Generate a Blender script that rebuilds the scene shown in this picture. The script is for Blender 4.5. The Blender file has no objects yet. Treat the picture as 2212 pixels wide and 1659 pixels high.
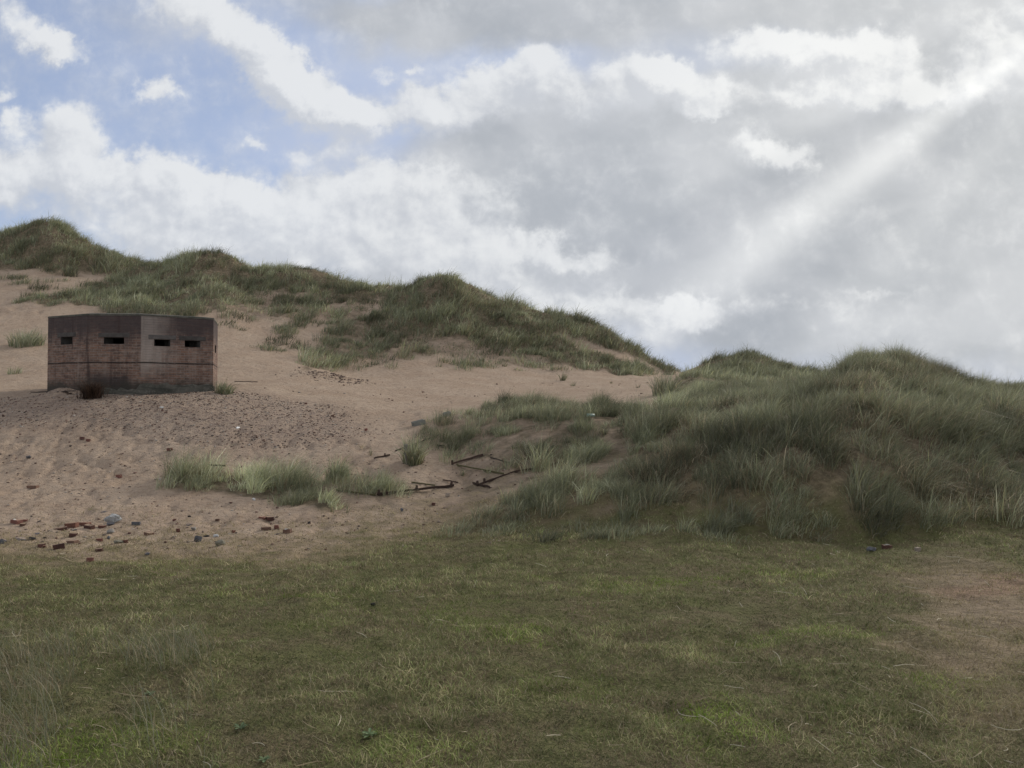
import bpy, bmesh, math, random
import numpy as np
from mathutils import Vector, Matrix
random.seed(7)
rng = np.random.default_rng(11)
scene = bpy.context.scene
C = scene.collection
R = math.radians

# ------------------------------------------------------------------ camera
F = 1662.0; CU, CV = 1106.0, 829.5; EYE = 1.7; TH = math.atan((865 - CV) / F)
cT, sT = math.cos(TH), math.sin(TH)
cam = bpy.data.objects.new('camera', bpy.data.cameras.new('camera')); C.objects.link(cam)
cam.location = (0, 0, EYE); cam.rotation_euler = (math.pi / 2 + TH, 0, 0)
cam.data.sensor_width = 36; cam.data.lens = F / 2212 * 36; cam.data.clip_end = 6000; cam.data.clip_start = .05
scene.camera = cam

def ray(U, V):
    cx = (U - CU) / F; cy = (CV - V) / F
    return cx, cT - cy * sT, sT + cy * cT
def proj(x, y, z):
    z = z - EYE
    f = np.maximum(y * cT + z * sT, .05)
    return CU + F * x / f, CV - F * (-y * sT + z * cT) / f
def zat(V, Y):
    d = ray(CU, V); return EYE + d[2] / d[1] * Y

# ------------------------------------------------------------------ noise
def hsh(i, j, s):
    n = (i * 374761393 + j * 668265263 + s * 974634777) & 0xffffffff
    n = ((n ^ (n >> 13)) * 1274126177) & 0xffffffff
    return (n ^ (n >> 16)) & 0xffff
def pn(x, y, s=0):
    x = np.asarray(x, float); y = np.asarray(y, float)
    i = np.floor(x).astype(np.int64); j = np.floor(y).astype(np.int64)
    fx = x - i; fy = y - j
    u = fx * fx * fx * (fx * (fx * 6 - 15) + 10); v = fy * fy * fy * (fy * (fy * 6 - 15) + 10)
    def g(a, b, dx, dy):
        t = hsh(a, b, s) * (2 * math.pi / 65536)
        return np.cos(t) * dx + np.sin(t) * dy
    a = g(i, j, fx, fy); b = g(i + 1, j, fx - 1, fy); c = g(i, j + 1, fx, fy - 1); d = g(i + 1, j + 1, fx - 1, fy - 1)
    return (a + (b - a) * u) * (1 - v) + (c + (d - c) * u) * v
def fbm(x, y, o=4, s=0):
    t = 0; a = 1
    for k in range(o):
        t = t + a * pn(x * 2 ** k + 17.3 * k, y * 2 ** k - 9.1 * k, s + k); a *= .5
    return t
def sst(a, b, x):
    t = np.clip((x - a) / (b - a), 0, 1); return t * t * (3 - 2 * t)

# ------------------------------------------------------------------ terrain
def pchip(xk, yk, x):
    xk = np.asarray(xk, float); yk = np.asarray(yk, float)
    h = np.diff(xk); d = np.diff(yk) / h
    m = np.zeros_like(yk); m[0] = d[0]; m[-1] = d[-1]
    for k in range(1, len(xk) - 1):
        if d[k - 1] * d[k] > 0:
            w1 = 2 * h[k] + h[k - 1]; w2 = h[k] + 2 * h[k - 1]
            m[k] = (w1 + w2) / (w1 / d[k - 1] + w2 / d[k])
    x = np.clip(x, xk[0], xk[-1]); i = np.clip(np.searchsorted(xk, x) - 1, 0, len(h) - 1)
    t = (x - xk[i]) / h[i]
    return ((1 + 2 * t) * (1 - t) ** 2 * yk[i] + t * (1 - t) ** 2 * h[i] * m[i]
            + t * t * (3 - 2 * t) * yk[i + 1] + t * t * (t - 1) * h[i] * m[i + 1])
LN = [(7.3, 1300), (10.5, 1200), (12.7, 1150), (14.3, 1100), (16.3, 1040)]
Z = lambda y, z: (y, None, z)
COLS = {
 -1000: LN + [(19, 960), (23, 885), (28, 850), (38, 760), (48, 670), (56, 610), (63, 550)],
 -300: LN + [(19, 950), (22.8, 870), (25, 848), (30, 815), (38, 735), (48, 655), (56, 592), (62, 530)],
 0: LN + [(19, 945), (22.6, 864), (25, 843), (30, 815), (38, 730), (48, 645), (56, 578), (62, 503)],
 90: LN + [(19, 945), (22.5, 858), (25, 842), (30, 815), (38, 735), (48, 645), (56, 578), (62, 480)],
 200: LN + [(19, 945), (22.5, 854), (25, 845), (30, 820), (38, 745), (48, 652), (56, 596), (62, 534)],
 330: LN + [(19, 945), (22.4, 856), (25, 846), (30, 825), (38, 755), (46, 672), (54, 615), (62, 574)],
 440: LN + [(19, 948), (22.4, 860), (25, 841), (30, 824), (38, 752), (46, 668), (53, 605), (59, 546)],
 560: LN + [(19, 955), (22.4, 880), (25, 845), (30, 828), (38, 765), (46, 690), (53, 632), (58, 582)],
 650: LN + [(19, 958), (22.6, 893), (25, 862), (30, 834), (38, 778), (46, 700), (53, 630), (57, 580)],
 760: LN + [(19, 962), (22.6, 905), (25, 872), (30, 842), (37, 815), (44, 735), (51, 660), (57, 614)],
 850: LN + [(18.5, 972), (22, 915), (25, 880), (30, 848), (37, 816), (43, 755), (50, 665), (56, 626)],
 960: LN + [(18.2, 985), (20.5, 930), (22.5, 897), (25, 882), (31, 846), (38, 808), (42, 775), (47, 692), (53, 597)],
 1080: [(7.3, 1300), (10.3, 1200), (12.4, 1145), (13.7, 1095), (15.5, 1040), (18, 962), (20.2, 908), (22.2, 884), (25, 873), (32, 845), (38, 815), (42, 785), (47, 715), (53, 653)],
 1180: [(7.3, 1300), (10.3, 1200), (12.2, 1140), (13.3, 1090), (15.2, 1030), (17.6, 955), (19.8, 900), (21.8, 882), (25, 872), (32, 846), (38, 820), (42, 795), (47, 735), (52.5, 677)],
 1280: [(7.3, 1300), (10.2, 1200), (12, 1140), (13, 1085), (15, 1015), (17.5, 940), (19.6, 896), (21.6, 882), (25, 868), (32, 842), (38, 820), (42, 799), (47, 755), (52, 703)],
 1340: [(7.3, 1300), (10.2, 1200), (12, 1140), (13, 1080), (15, 1005), (17.5, 930), (19.6, 892), (22, 880), (26, 861), (32, 839), (38, 821), (42, 806), (47, 770), (51, 733)],
 1420: [(7.3, 1300), (10.2, 1200), (11.9, 1140), (12.9, 1080), (14.8, 995), (17.3, 920), (19.6, 884), (23, 864), (27, 850), (32, 836), (38, 822), (42, 815), (47, 806), (51, 788)],
 1490: [(7.3, 1300), (10.2, 1200), (11.7, 1145), (12.7, 1080), (14.3, 990), (16.7, 915), (19.5, 886), (23, 870), (27, 856), (32, 840), (38, 818), (44, 814), (51, 808), (58, 800)],
 1560: [(7.3, 1300), (10.2, 1200), (11.6, 1155), (12.5, 1080), (14, 985), (16.5, 905), (19, 880), (22.5, 864), (26, 852), (32, 836), (40, 822), (50, 800), (58, 776)],
 1620: [(7.3, 1300), (10.2, 1205), (11.5, 1160), (12.4, 1080), (13.8, 980), (16.4, 895), (19, 874), (22.5, 858), (26, 848), (32, 838), (40, 824), (50, 800), (58, 772)],
 1690: [(7.3, 1300), (10.2, 1205), (11.4, 1165), (12.3, 1085), (13.7, 980), (16.2, 890), (19, 872), (22.5, 860), (26, 855), (32, 848), (40, 820), (50, 808), (58, 792)],
 1760: [(7.3, 1300), (10.2, 1205), (11.3, 1170), (12.2, 1090), (13.7, 980), (16.2, 885), (19, 856), (22.5, 842), (25, 840), (32, 830), (40, 832), (58, 815)],
 1870: [(7.3, 1300), (10.2, 1208), (11.2, 1180), (12.1, 1090), (13.6, 975), (16, 875), (19, 814), (22, 780), (24.5, 778), (32, 830), (40, 845), (58, 840)],
 1990: [(7.3, 1300), (10.2, 1205), (11.4, 1160), (12.4, 1090), (14, 975), (16.5, 878), (19.5, 824), (22, 796), (24.5, 795), (32, 835), (40, 850), (58, 850)],
 2100: [(7.3, 1300), (10.2, 1200), (11.6, 1150), (12.8, 1090), (14.5, 980), (17, 890), (20, 860), (22.5, 846), (25, 847), (32, 845), (40, 850), (58, 852)],
 2230: [(7.3, 1300), (10.2, 1200), (11.8, 1140), (13.2, 1080), (15, 985), (18, 890), (21, 880), (24, 874), (27, 876), (32, 845), (40, 850), (58, 852)],
 2600: [(7.3, 1300), (10.2, 1200), (12.2, 1130), (14, 1060), (17, 960), (20, 890), (24, 850), (28, 850), (40, 860), (58, 860)],
 3200: [(7.3, 1300), (10.2, 1200), (12.2, 1130), (14, 1070), (17, 980), (20, 910), (24, 870), (28, 865), (40, 862), (58, 862)],
}
NR = 900
APX = 6.0
s_near = np.linspace(math.log(.7), math.log(135 + APX), NR)
s_far = np.linspace(math.log(135 + APX), math.log(3000), 40)[1:]
S = np.concatenate([s_near, s_far]); YR = np.exp(S) - APX
NU = 1150
UG = np.linspace(-1.45, 1.45, NU)
colX = sorted(COLS); ly_samples = np.linspace(math.log(1.5), math.log(600), 700)
prof = []
for c in colX:
    ks = COLS[c]; ys = [1.5, 4.5]; zs = [0, -.04]
    for k in ks:
        ys.append(k[0]); zs.append(k[2] if len(k) == 3 else zat(k[1], k[0]))
    yr, zr = ys[-1], zs[-1]
    ys += [yr + 2.5, yr + 9, yr + 25, 200, 600]; zs += [zr - .35, zr - .35 * min(zr, 9), 2.2 + .08 * zr, 1.2, .5]
    prof.append(pchip(np.log(ys), zs, ly_samples))
prof = np.array(prof)
# smooth across columns: evaluate on a fine azimuth table
XT = (np.array(colX) - CU) / F; XF = np.linspace(XT[0], XT[-1], 500)
tab = np.stack([pchip(XT, prof[:, k], XF) for k in range(prof.shape[1])], 1)
ker = np.exp(-np.linspace(-2, 2, 7) ** 2); ker /= ker.sum()
pad = np.pad(tab, ((3, 3), (0, 0)), 'edge')
tab = sum(ker[k] * pad[k:k + tab.shape[0]] for k in range(7))
def base_z(x, y):
    ye = np.maximum(y, 2.2); X = np.clip(x / ye, XF[0], XF[-1]); l = np.clip(np.log(ye), ly_samples[0], ly_samples[-1])
    a = (X - XF[0]) / (XF[-1] - XF[0]) * (len(XF) - 1); b = (l - ly_samples[0]) / (ly_samples[-1] - ly_samples[0]) * (len(ly_samples) - 1)
    i = np.clip(a.astype(int), 0, len(XF) - 2); j = np.clip(b.astype(int), 0, len(ly_samples) - 2); a = a - i; b = b - j
    return (tab[i, j] * (1 - a) + tab[i + 1, j] * a) * (1 - b) + (tab[i, j + 1] * (1 - a) + tab[i + 1, j + 1] * a) * b

# ---------- ground cover, laid out on the ground (reference outlines of the patches)
def inpoly(U, V, P):
    r = np.zeros(U.shape, bool); n = len(P)
    for k in range(n):
        (x1, y1), (x2, y2) = P[k], P[(k + 1) % n]
        if y1 == y2: continue
        c = ((y1 > V) != (y2 > V)) & (U < (x2 - x1) * (V - y1) / (y2 - y1) + x1)
        r ^= c
    return r
FAR = [
 (1.0, [(-1200, 300), (0, 300), (150, 300), (340, 400), (335, 572), (290, 588), (250, 592), (170, 588), (120, 592), (60, 577), (0, 583), (-300, 610), (-1200, 640)]),
 (.95, [(30, 652), (90, 638), (160, 628), (250, 590), (330, 400), (850, 400), (850, 640), (790, 650), (720, 642), (660, 628), (600, 628), (560, 628), (520, 646), (440, 655), (320, 668), (200, 660), (120, 655)]),
 (.55, [(190, 660), (330, 660), (440, 655), (520, 646), (480, 672), (400, 690), (230, 680)]),
 (.45, [(480, 650), (600, 630), (690, 640), (800, 655), (780, 690), (640, 695), (480, 690)]),
 (1.0, [(850, 400), (1450, 400), (1455, 815), (1425, 798), (1380, 772), (1300, 744), (1250, 728), (1200, 712), (1180, 725), (1260, 752), (1320, 775), (1400, 800), (1395, 810), (1330, 806), (1260, 795), (1190, 782), (1120, 752), (1090, 742), (1040, 735), (985, 728), (930, 722), (860, 712), (850, 690), (835, 660)]),
 (.6, [(690, 720), (720, 695), (780, 680), (850, 680), (900, 710), (960, 730), (880, 750), (800, 765), (720, 795), (660, 805), (655, 785), (690, 750)]),
 (.4, [(900, 720), (1100, 740), (1200, 775), (1180, 795), (1050, 780), (900, 770), (760, 790), (760, 770)]),
 (1.0, [(1455, 826), (1500, 806), (1520, 790), (1540, 600), (1800, 600), (1800, 850), (1520, 850), (1490, 836)]),
 (1.0, [(1800, 500), (4000, 500), (4000, 900), (1800, 900)]),
]
# density, tone, outline
NEAR = [
 (.95, .8, [(1045, 897), (1050, 878), (1120, 872), (1250, 876), (1254, 897), (1200, 908), (1100, 906)]),
 (1.0, .6, [(1256, 890), (1290, 878), (1385, 884), (1394, 903), (1330, 909), (1260, 905)]),
 (.5, 1.25, [(905, 915), (940, 898), (1050, 885), (1080, 900), (1000, 912), (940, 925)]),
 (.85, .85, [(1170, 955), (1230, 925), (1290, 920), (1300, 985), (1270, 1012), (1200, 1012), (1120, 1015), (1090, 1003)]),
 (.24, .9, [(920, 915), (1080, 900), (1320, 900), (1420, 960), (1200, 1020), (960, 1000), (900, 960)]),
 (.7, .9, [(1300, 915), (1400, 900), (1450, 905), (1450, 980), (1330, 970)]),
 (1.0, .85, [(1440, 870), (1500, 840), (1560, 815), (1650, 810), (1720, 750), (1800, 600), (4000, 600), (4000, 1090), (2212, 1120), (2120, 1130), (2000, 1140), (1900, 1155), (1840, 1176), (1740, 1176), (1690, 1160), (1620, 1135), (1500, 1110), (1400, 1095), (1330, 1085), (1300, 1070), (1360, 1010), (1400, 960), (1430, 920)]),
 (1.0, 1.15, [(1180, 1070), (1200, 1050), (1260, 1030), (1330, 1000), (1400, 950), (1440, 930), (1420, 1000), (1340, 1045), (1240, 1075)]),
 (1.0, 1.15, [(1060, 1112), (1080, 1080), (1130, 1062), (1210, 1045), (1300, 1035), (1330, 1085), (1230, 1095), (1150, 1120)]),
 (.9, .85, [(970, 1160), (1000, 1128), (1060, 1105), (1140, 1112), (1200, 1105), (1180, 1130), (1050, 1152), (1000, 1162)]),
 (1.0, 1.6, [(340, 1056), (380, 1030), (450, 1022), (560, 1030), (640, 1036), (700, 1056), (735, 1092), (700, 1103), (640, 1092), (560, 1078), (470, 1060), (400, 1060)]),
 (.5, 1.2, [(690, 1040), (760, 1035), (870, 1050), (880, 1075), (780, 1075), (720, 1088)]),
 (.55, 1.2, [(1480, 850), (1530, 835), (1570, 820), (1520, 865), (1460, 905), (1430, 895)]),
 (.3, .9, [(1000, 1165), (1180, 1130), (1300, 1095), (1700, 1165), (1820, 1172), (1800, 1185), (1500, 1165), (1200, 1180)]),
]
LITTER = [
 (.8, [(880, 930), (940, 905), (1060, 885), (1400, 880), (1460, 980), (1300, 1040), (1100, 1060), (960, 1000), (900, 965)]),
 (.75, [(690, 1030), (880, 1040), (1000, 1030), (1100, 1040), (1060, 1075), (900, 1085), (760, 1095), (690, 1100)]),
 (.6, [(330, 1050), (380, 1030), (560, 1030), (720, 1060), (745, 1110), (600, 1090), (450, 1075)]),
 (.95, [(980, 1180), (1080, 1100), (1330, 1060), (1700, 1150), (2400, 1100), (2400, 1260), (1500, 1230)]),
 (.5, [(740, 1060), (900, 1040), (1120, 1060), (1080, 1130), (900, 1150), (760, 1110)]),
 (.6, [(1400, 840), (1500, 820), (1500, 900), (1400, 900)]),
]
def tone_of(x, y, z):
    U, V = proj(x, y, z); nu = fbm(U * .022, V * .05, 3, 31) * 16; nv = fbm(U * .022 + 40, V * .05, 3, 37) * 9
    t = np.ones(U.shape)
    for a, tn, p in NEAR: t = np.where(inpoly(U + nu, V + nv, p), tn, t)
    return t
def dens(U, V, P, wu=10, wv=6):
    nu = fbm(U * .022, V * .05, 3, 31) * wu * 1.6; nv = fbm(U * .022 + 40, V * .05, 3, 37) * wv * 1.6
    nu = nu + 9 * pn(U * .09, V * .14, 33); nv = nv + 6 * pn(U * .09 + 9, V * .14, 35)
    d = np.zeros(U.shape)
    for e in P:
        a, p = e[0], e[-1]
        d = np.maximum(d, a * inpoly(U + nu, V + nv, p))
    return d
def cover(x, y, z):
    U, V = proj(x, y, z)
    return np.where(y > 33, dens(U, V, FAR, 9, 5), dens(U, V, NEAR, 10, 6))
def litter(x, y, z):
    U, V = proj(x, y, z); return np.where(y < 33, dens(U, V, LITTER, 14, 9), 0)
def lawn(x, y, z):
    """share of turf on the ground: 1 in the turf at the front, 0 on bare sand"""
    U, V = proj(x, y, z)
    n = fbm(x * .5, y * .5, 4, 3); n2 = fbm(x * 2.2, y * 2.2, 3, 8)
    edge = 1168 + 25 * n - np.where(U > 620, np.minimum((U - 620) * .2, 130), 0)
    t = sst(-95, 115, V - edge + 55 * n2) 
    pth = sst(.9, -.7, np.abs(x - (3.3 + .40 * (y - 4))) - .05 - .055 * y + 1.1 * n + .5 * n2)   # trodden earthy strip on the right
    pth = pth * sst(2.0, 3.2, y) * sst(11.5, 8.0, y)
    return np.where(y < 2, 1, t) * (1 - .5 * pth), pth
def barepatch(x, y):
    n = fbm(x * .8, y * .8, 3, 23)
    return sst(1.0, .2, np.hypot((x - 5.6) / 1.5, (y - 8.0) / .9) + 1.1 * n)
def rubble(x, y, z):
    U, V = proj(x, y, z)
    P = [(-400, 850), (0, 868), (100, 850), (300, 850), (520, 832), (600, 845), (690, 868), (770, 900), (800, 930), (720, 960), (560, 965), (380, 955), (220, 930), (0, 920), (-400, 930)]
    n = fbm(U * .015, V * .04, 3, 5)
    return np.where((y > 16) & (y < 25), inpoly(U + 40 * n, V + 14 * n, P).astype(float), 0)

Ug, Yg = np.meshgrid(UG, YR, indexing='ij')
Xg = Ug * (Yg + APX)
Z0 = base_z(Xg, Yg)
covg = cover(Xg, Yg, Z0); lawng, pathg = lawn(Xg, Yg, Z0); rubg = rubble(Xg, Yg, Z0)
def blur(a, r):
    for ax in (0, 1):
        k = np.ones(2 * r + 1) / (2 * r + 1)
        p = np.pad(a, [(r, r) if q == ax else (0, 0) for q in (0, 1)], 'edge')
        c = np.cumsum(p, ax); c = np.insert(c, 0, 0, ax)
        a = (np.take(c, range(2 * r + 1, c.shape[ax]), ax) - np.take(c, range(0, c.shape[ax] - 2 * r - 1), ax)) / (2 * r + 1)
    return a
litg = blur(litter(Xg, Yg, Z0), 9)
covs = blur(covg, 5); rubs = blur(rubg, 8)
amp = np.clip(.02 + .012 * (Yg - 3), .02, .5)
Zg = Z0 + fbm(Xg * .35, Yg * .35, 4, 21) * amp * .5 * (.35 + .65 * covs)
Zg += covs * fbm(Xg * .9, Yg * .9, 3, 27) * np.clip(.012 * Yg, .03, .38)
Zg += fbm(Xg * 1.3, Yg * 1.3, 3, 41) * .035 * (Yg < 40)
# trodden sand: overlapping dents and footprints
bare = (1 - covs) * (1 - .75 * lawng) * (Yg > 7) * (Yg < 48) * (1 - .75 * sst(21, 26, Yg) * sst(44, 38, Yg)) * (.55 + .45 * sst(-.2, .3, fbm(Xg * .25, Yg * .25, 2, 57)))
dn = pn(Xg * 2.6, Yg * 2.1, 51); dn2 = pn(Xg * 5.1 + 3, Yg * 4.3, 53)
Zg -= bare * (.075 * sst(.1, .38, dn) + .045 * sst(.12, .36, dn2)) * (1 - .4 * rubs)
Zg += lawng * (Yg < 16) * (fbm(Xg * 3.1, Yg * 3.1, 3, 61) * .03 + fbm(Xg * 1.1, Yg * 1.4, 2, 63) * .05)
# a scour in front of the pillbox and a low heap of rubble on the sand
Uq, Vq = proj(Xg, Yg, Zg)
Zg += .22 * np.exp(-(((Xg + 8.0) / 1.1) ** 2 + ((Yg - 34.5) / 1.0) ** 2)) * (1 + .5 * pn(Xg * 3, Yg * 3, 3))
Zg += .2 * np.exp(-(((Xg + 13.3) / .55) ** 2 + ((Yg - 22.7) / .6) ** 2))
def H(x, y):
    x = np.asarray(x, float); y = np.asarray(y, float)
    a = np.clip((x / (y + APX) - UG[0]) / (UG[1] - UG[0]), 0, NU - 1.001)
    b = np.clip(np.interp(np.log(y + APX), S, np.arange(len(S))), 0, len(S) - 1.001)
    i = a.astype(int); j = b.astype(int); a = a - i; b = b - j
    return (Zg[i, j] * (1 - a) + Zg[i + 1, j] * a) * (1 - b) + (Zg[i, j + 1] * (1 - a) + Zg[i + 1, j + 1] * a) * b
def spot(U, V, y0=2.2, y1=75):
    """where the line of sight through a point of the reference meets the ground"""
    d = ray(U, V); ys = np.exp(np.linspace(math.log(y0), math.log(y1), 2500))
    f = EYE + d[2] / d[1] * ys - H(d[0] / d[1] * ys, ys)
    k = np.argmax(f < 0) if (f < 0).any() else len(ys) - 1
    y = ys[k]; x = d[0] / d[1] * y
    return Vector((x, y, float(H(x, y))))

# ------------------------------------------------------------------ mesh helpers
def mesh_np(name, v, q, mat=None, col=None, smooth=False, k=4):
    me = bpy.data.meshes.new(name); v = np.ascontiguousarray(v, np.float32); q = np.ascontiguousarray(q, np.int32)
    me.vertices.add(len(v)); me.vertices.foreach_set('co', v.ravel())
    me.loops.add(q.size); me.loops.foreach_set('vertex_index', q.ravel())
    me.polygons.add(len(q)); me.polygons.foreach_set('loop_start', np.arange(0, q.size, k, dtype=np.int32))
    me.polygons.foreach_set('loop_total', np.full(len(q), k, np.int32))
    if smooth: me.polygons.foreach_set('use_smooth', np.ones(len(q), bool))
    if col is not None:
        at = me.color_attributes.new('tint', 'FLOAT_COLOR', 'POINT')
        c = np.ones((len(v), 4), np.float32); c[:, :3] = col; at.data.foreach_set('color', c.ravel())
    me.update(calc_edges=True)
    if mat: me.materials.append(mat)
    return me
def link(name, me, parent=None, loc=None, rot=None):
    o = bpy.data.objects.new(name, me); C.objects.link(o)
    if parent: o.parent = parent
    if loc is not None: o.location = loc
    if rot is not None: o.rotation_euler = rot
    return o
def tag(o, label=None, cat=None, group=None, kind=None):
    for k, v in (('label', label), ('category', cat), ('group', group), ('kind', kind)):
        if v: o[k] = v
    return o
def bm_obj(name, bm, mat, parent=None, loc=None, rot=None, smooth=False):
    me = bpy.data.meshes.new(name); bm.normal_update(); bm.to_mesh(me); bm.free()
    if smooth:
        for p in me.polygons: p.use_smooth = True
    me.materials.append(mat)
    return link(name, me, parent, loc, rot)

# ------------------------------------------------------------------ materials
class NT:
    def __init__(s, tree): s.t = tree; s.L = tree.links
    def n(s, typ, **kw):
        nd = s.t.nodes.new(typ)
        for k, v in kw.items(): setattr(nd, k, v)
        return nd
    def put(s, sock, v):
        if hasattr(v, 'is_output'): s.L.new(v, sock)
        elif isinstance(v, (tuple, list)) and len(v) == 3 and sock.type == 'RGBA': sock.default_value = (*v, 1)
        else: sock.default_value = v
    def m(s, op, a, b=None, c=None, clamp=False):
        nd = s.n('ShaderNodeMath', operation=op, use_clamp=clamp)
        for k, v in enumerate((a, b, c)):
            if v is not None: s.put(nd.inputs[k], v)
        return nd.outputs[0]
    def vm(s, op, a, b=None, sc=None):
        nd = s.n('ShaderNodeVectorMath', operation=op); s.put(nd.inputs[0], a)
        if b is not None: s.put(nd.inputs[1], b)
        if sc is not None: s.put(nd.inputs['Scale'], sc)
        return nd.outputs['Value' if op in ('LENGTH', 'DOT_PRODUCT') else 'Vector']
    def mix(s, f, a, b, blend='MIX'):
        nd = s.n('ShaderNodeMix', data_type='RGBA', blend_type=blend, clamp_factor=True)
        s.put(nd.inputs[0], f); s.put(nd.inputs[6], a); s.put(nd.inputs[7], b); return nd.outputs[2]
    def mr(s, v, a, b, c=0., d=1., smooth=True):
        nd = s.n('ShaderNodeMapRange', interpolation_type='SMOOTHSTEP' if smooth else 'LINEAR')
        for k, x in enumerate((v, a, b, c, d)): s.put(nd.inputs[k], x)
        return nd.outputs[0]
    def noise(s, vec, scale, detail=4, rough=.55, dist=0., out='Fac'):
        nd = s.n('ShaderNodeTexNoise'); s.put(nd.inputs['Vector'], vec); nd.inputs['Scale'].default_value = scale
        nd.inputs['Detail'].default_value = detail; nd.inputs['Roughness'].default_value = rough; nd.inputs['Distortion'].default_value = dist
        return nd.outputs[out]
    def mapping(s, vec, loc=(0, 0, 0), rot=(0, 0, 0), scale=(1, 1, 1), vt='POINT'):
        nd = s.n('ShaderNodeMapping', vector_type=vt); s.put(nd.inputs[0], vec)
        nd.inputs['Location'].default_value = loc; nd.inputs['Rotation'].default_value = rot; nd.inputs['Scale'].default_value = scale
        return nd.outputs[0]
    def attr(s, name, out='Fac'):
        return s.n('ShaderNodeAttribute', attribute_name=name).outputs[out]
def new_mat(name):
    m = bpy.data.materials.new(name); m.use_nodes = True; m.node_tree.nodes.clear()
    t = NT(m.node_tree); out = t.n('ShaderNodeOutputMaterial')
    b = t.n('ShaderNodeBsdfPrincipled'); t.L.new(b.outputs[0], out.inputs[0])
    b.inputs['Roughness'].default_value = .85; b.inputs['Specular IOR Level'].default_value = .2
    return m, t, b, out
def bump(t, b, h, dist, strength=1.):
    nd = t.n('ShaderNodeBump'); nd.inputs['Distance'].default_value = dist; nd.inputs['Strength'].default_value = strength
    t.put(nd.inputs['Height'], h); t.L.new(nd.outputs[0], b.inputs['Normal'])

def ground_mat():
    m, t, b, out = new_mat('dune_ground')
    P = t.n('ShaderNodeTexCoord').outputs['Object']
    cov = t.attr('cover'); law = t.attr('turf'); rub = t.attr('rubble'); pth = t.attr('path')
    n1 = t.noise(P, .7, 6, .6); n2 = t.noise(P, 6, 5, .6); n3 = t.noise(P, 45, 3, .6); n4 = t.noise(P, 2.1, 5, .65)
    sand = t.mix(t.mr(n1, .3, .7), (.395, .3, .228), (.45, .355, .277))
    sand = t.mix(t.mr(n2, .5, .75, 0, .6), sand, (.22, .15, .105))
    sand = t.mix(t.mr(n3, .55, .8, 0, .35), sand, (.21, .155, .12))
    # rubble spread: grey brick dust and grit
    grit = t.mix(t.mr(n3, .35, .65), (.17, .125, .11), (.33, .27, .235))
    sand = t.mix(t.m('MULTIPLY', rub, t.mr(n2, .3, .65, .15, .7)), sand, grit)
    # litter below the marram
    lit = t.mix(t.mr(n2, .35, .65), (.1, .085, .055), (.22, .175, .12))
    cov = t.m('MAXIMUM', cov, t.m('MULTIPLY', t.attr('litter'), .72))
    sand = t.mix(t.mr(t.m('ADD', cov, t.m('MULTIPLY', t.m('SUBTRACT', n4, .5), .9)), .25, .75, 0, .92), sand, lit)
    # turf: moss, short grass, bare earth
    t1 = t.mix(t.mr(n4, .36, .62), (.15, .126, .075), (.132, .134, .06))
    t1 = t.mix(t.mr(n1, .53, .68, 0, .75), t1, (.11, .13, .042))
    t1 = t.mix(t.mr(n2, .54, .74, 0, .75), t1, (.085, .068, .042))
    t1 = t.mix(t.mr(n3, .5, .8, 0, .6), t1, (.2, .165, .105))
    t1 = t.mix(t.mr(law, .5, 1., .9, 0), t1, t.mix(t.mr(n2, .35, .65), (.17, .14, .085), (.29, .235, .15)))
    lf = t.mr(t.m('ADD', law, t.m('MULTIPLY', t.m('ADD', t.m('SUBTRACT', n2, .5), t.m('SUBTRACT', n3, .5)), .8)), .05, .9)
    c = t.mix(lf, sand, t1)
    c = t.mix(t.m('MULTIPLY', pth, t.mr(n4, .3, .7, .35, .85)), c, t.mix(t.mr(n2, .35, .65), (.15, .115, .08), (.29, .225, .16)))
    c = t.mix(t.attr('bare'), c, t.mix(t.mr(n2, .35, .65), (.2, .14, .098), (.32, .225, .16)))
    t.put(b.inputs['Base Color'], c); b.inputs['Roughness'].default_value = .95; b.inputs['Specular IOR Level'].default_value = .08
    hh = t.m('ADD', t.m('MULTIPLY', n2, .6), t.m('MULTIPLY', n3, .25))
    ws = t.noise(t.mapping(P, scale=(1.2, 2.4, 1)), 2.6, 5, .65)
    hh = t.m('ADD', hh, ws)
    bump(t, b, hh, .16)
    return m
def blade_mat(name, trans=.35, rough=.55):
    m, t, b, out = new_mat(name)
    c = t.attr('tint', 'Color'); t.put(b.inputs['Base Color'], c); b.inputs['Roughness'].default_value = rough
    b.inputs['Specular IOR Level'].default_value = .15
    tr = t.n('ShaderNodeBsdfTranslucent'); t.put(tr.inputs[0], c)
    mx = t.n('ShaderNodeMixShader'); mx.inputs[0].default_value = trans
    t.L.new(b.outputs[0], mx.inputs[1]); t.L.new(tr.outputs[0], mx.inputs[2]); t.L.new(mx.outputs[0], out.inputs[0])
    return m
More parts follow.
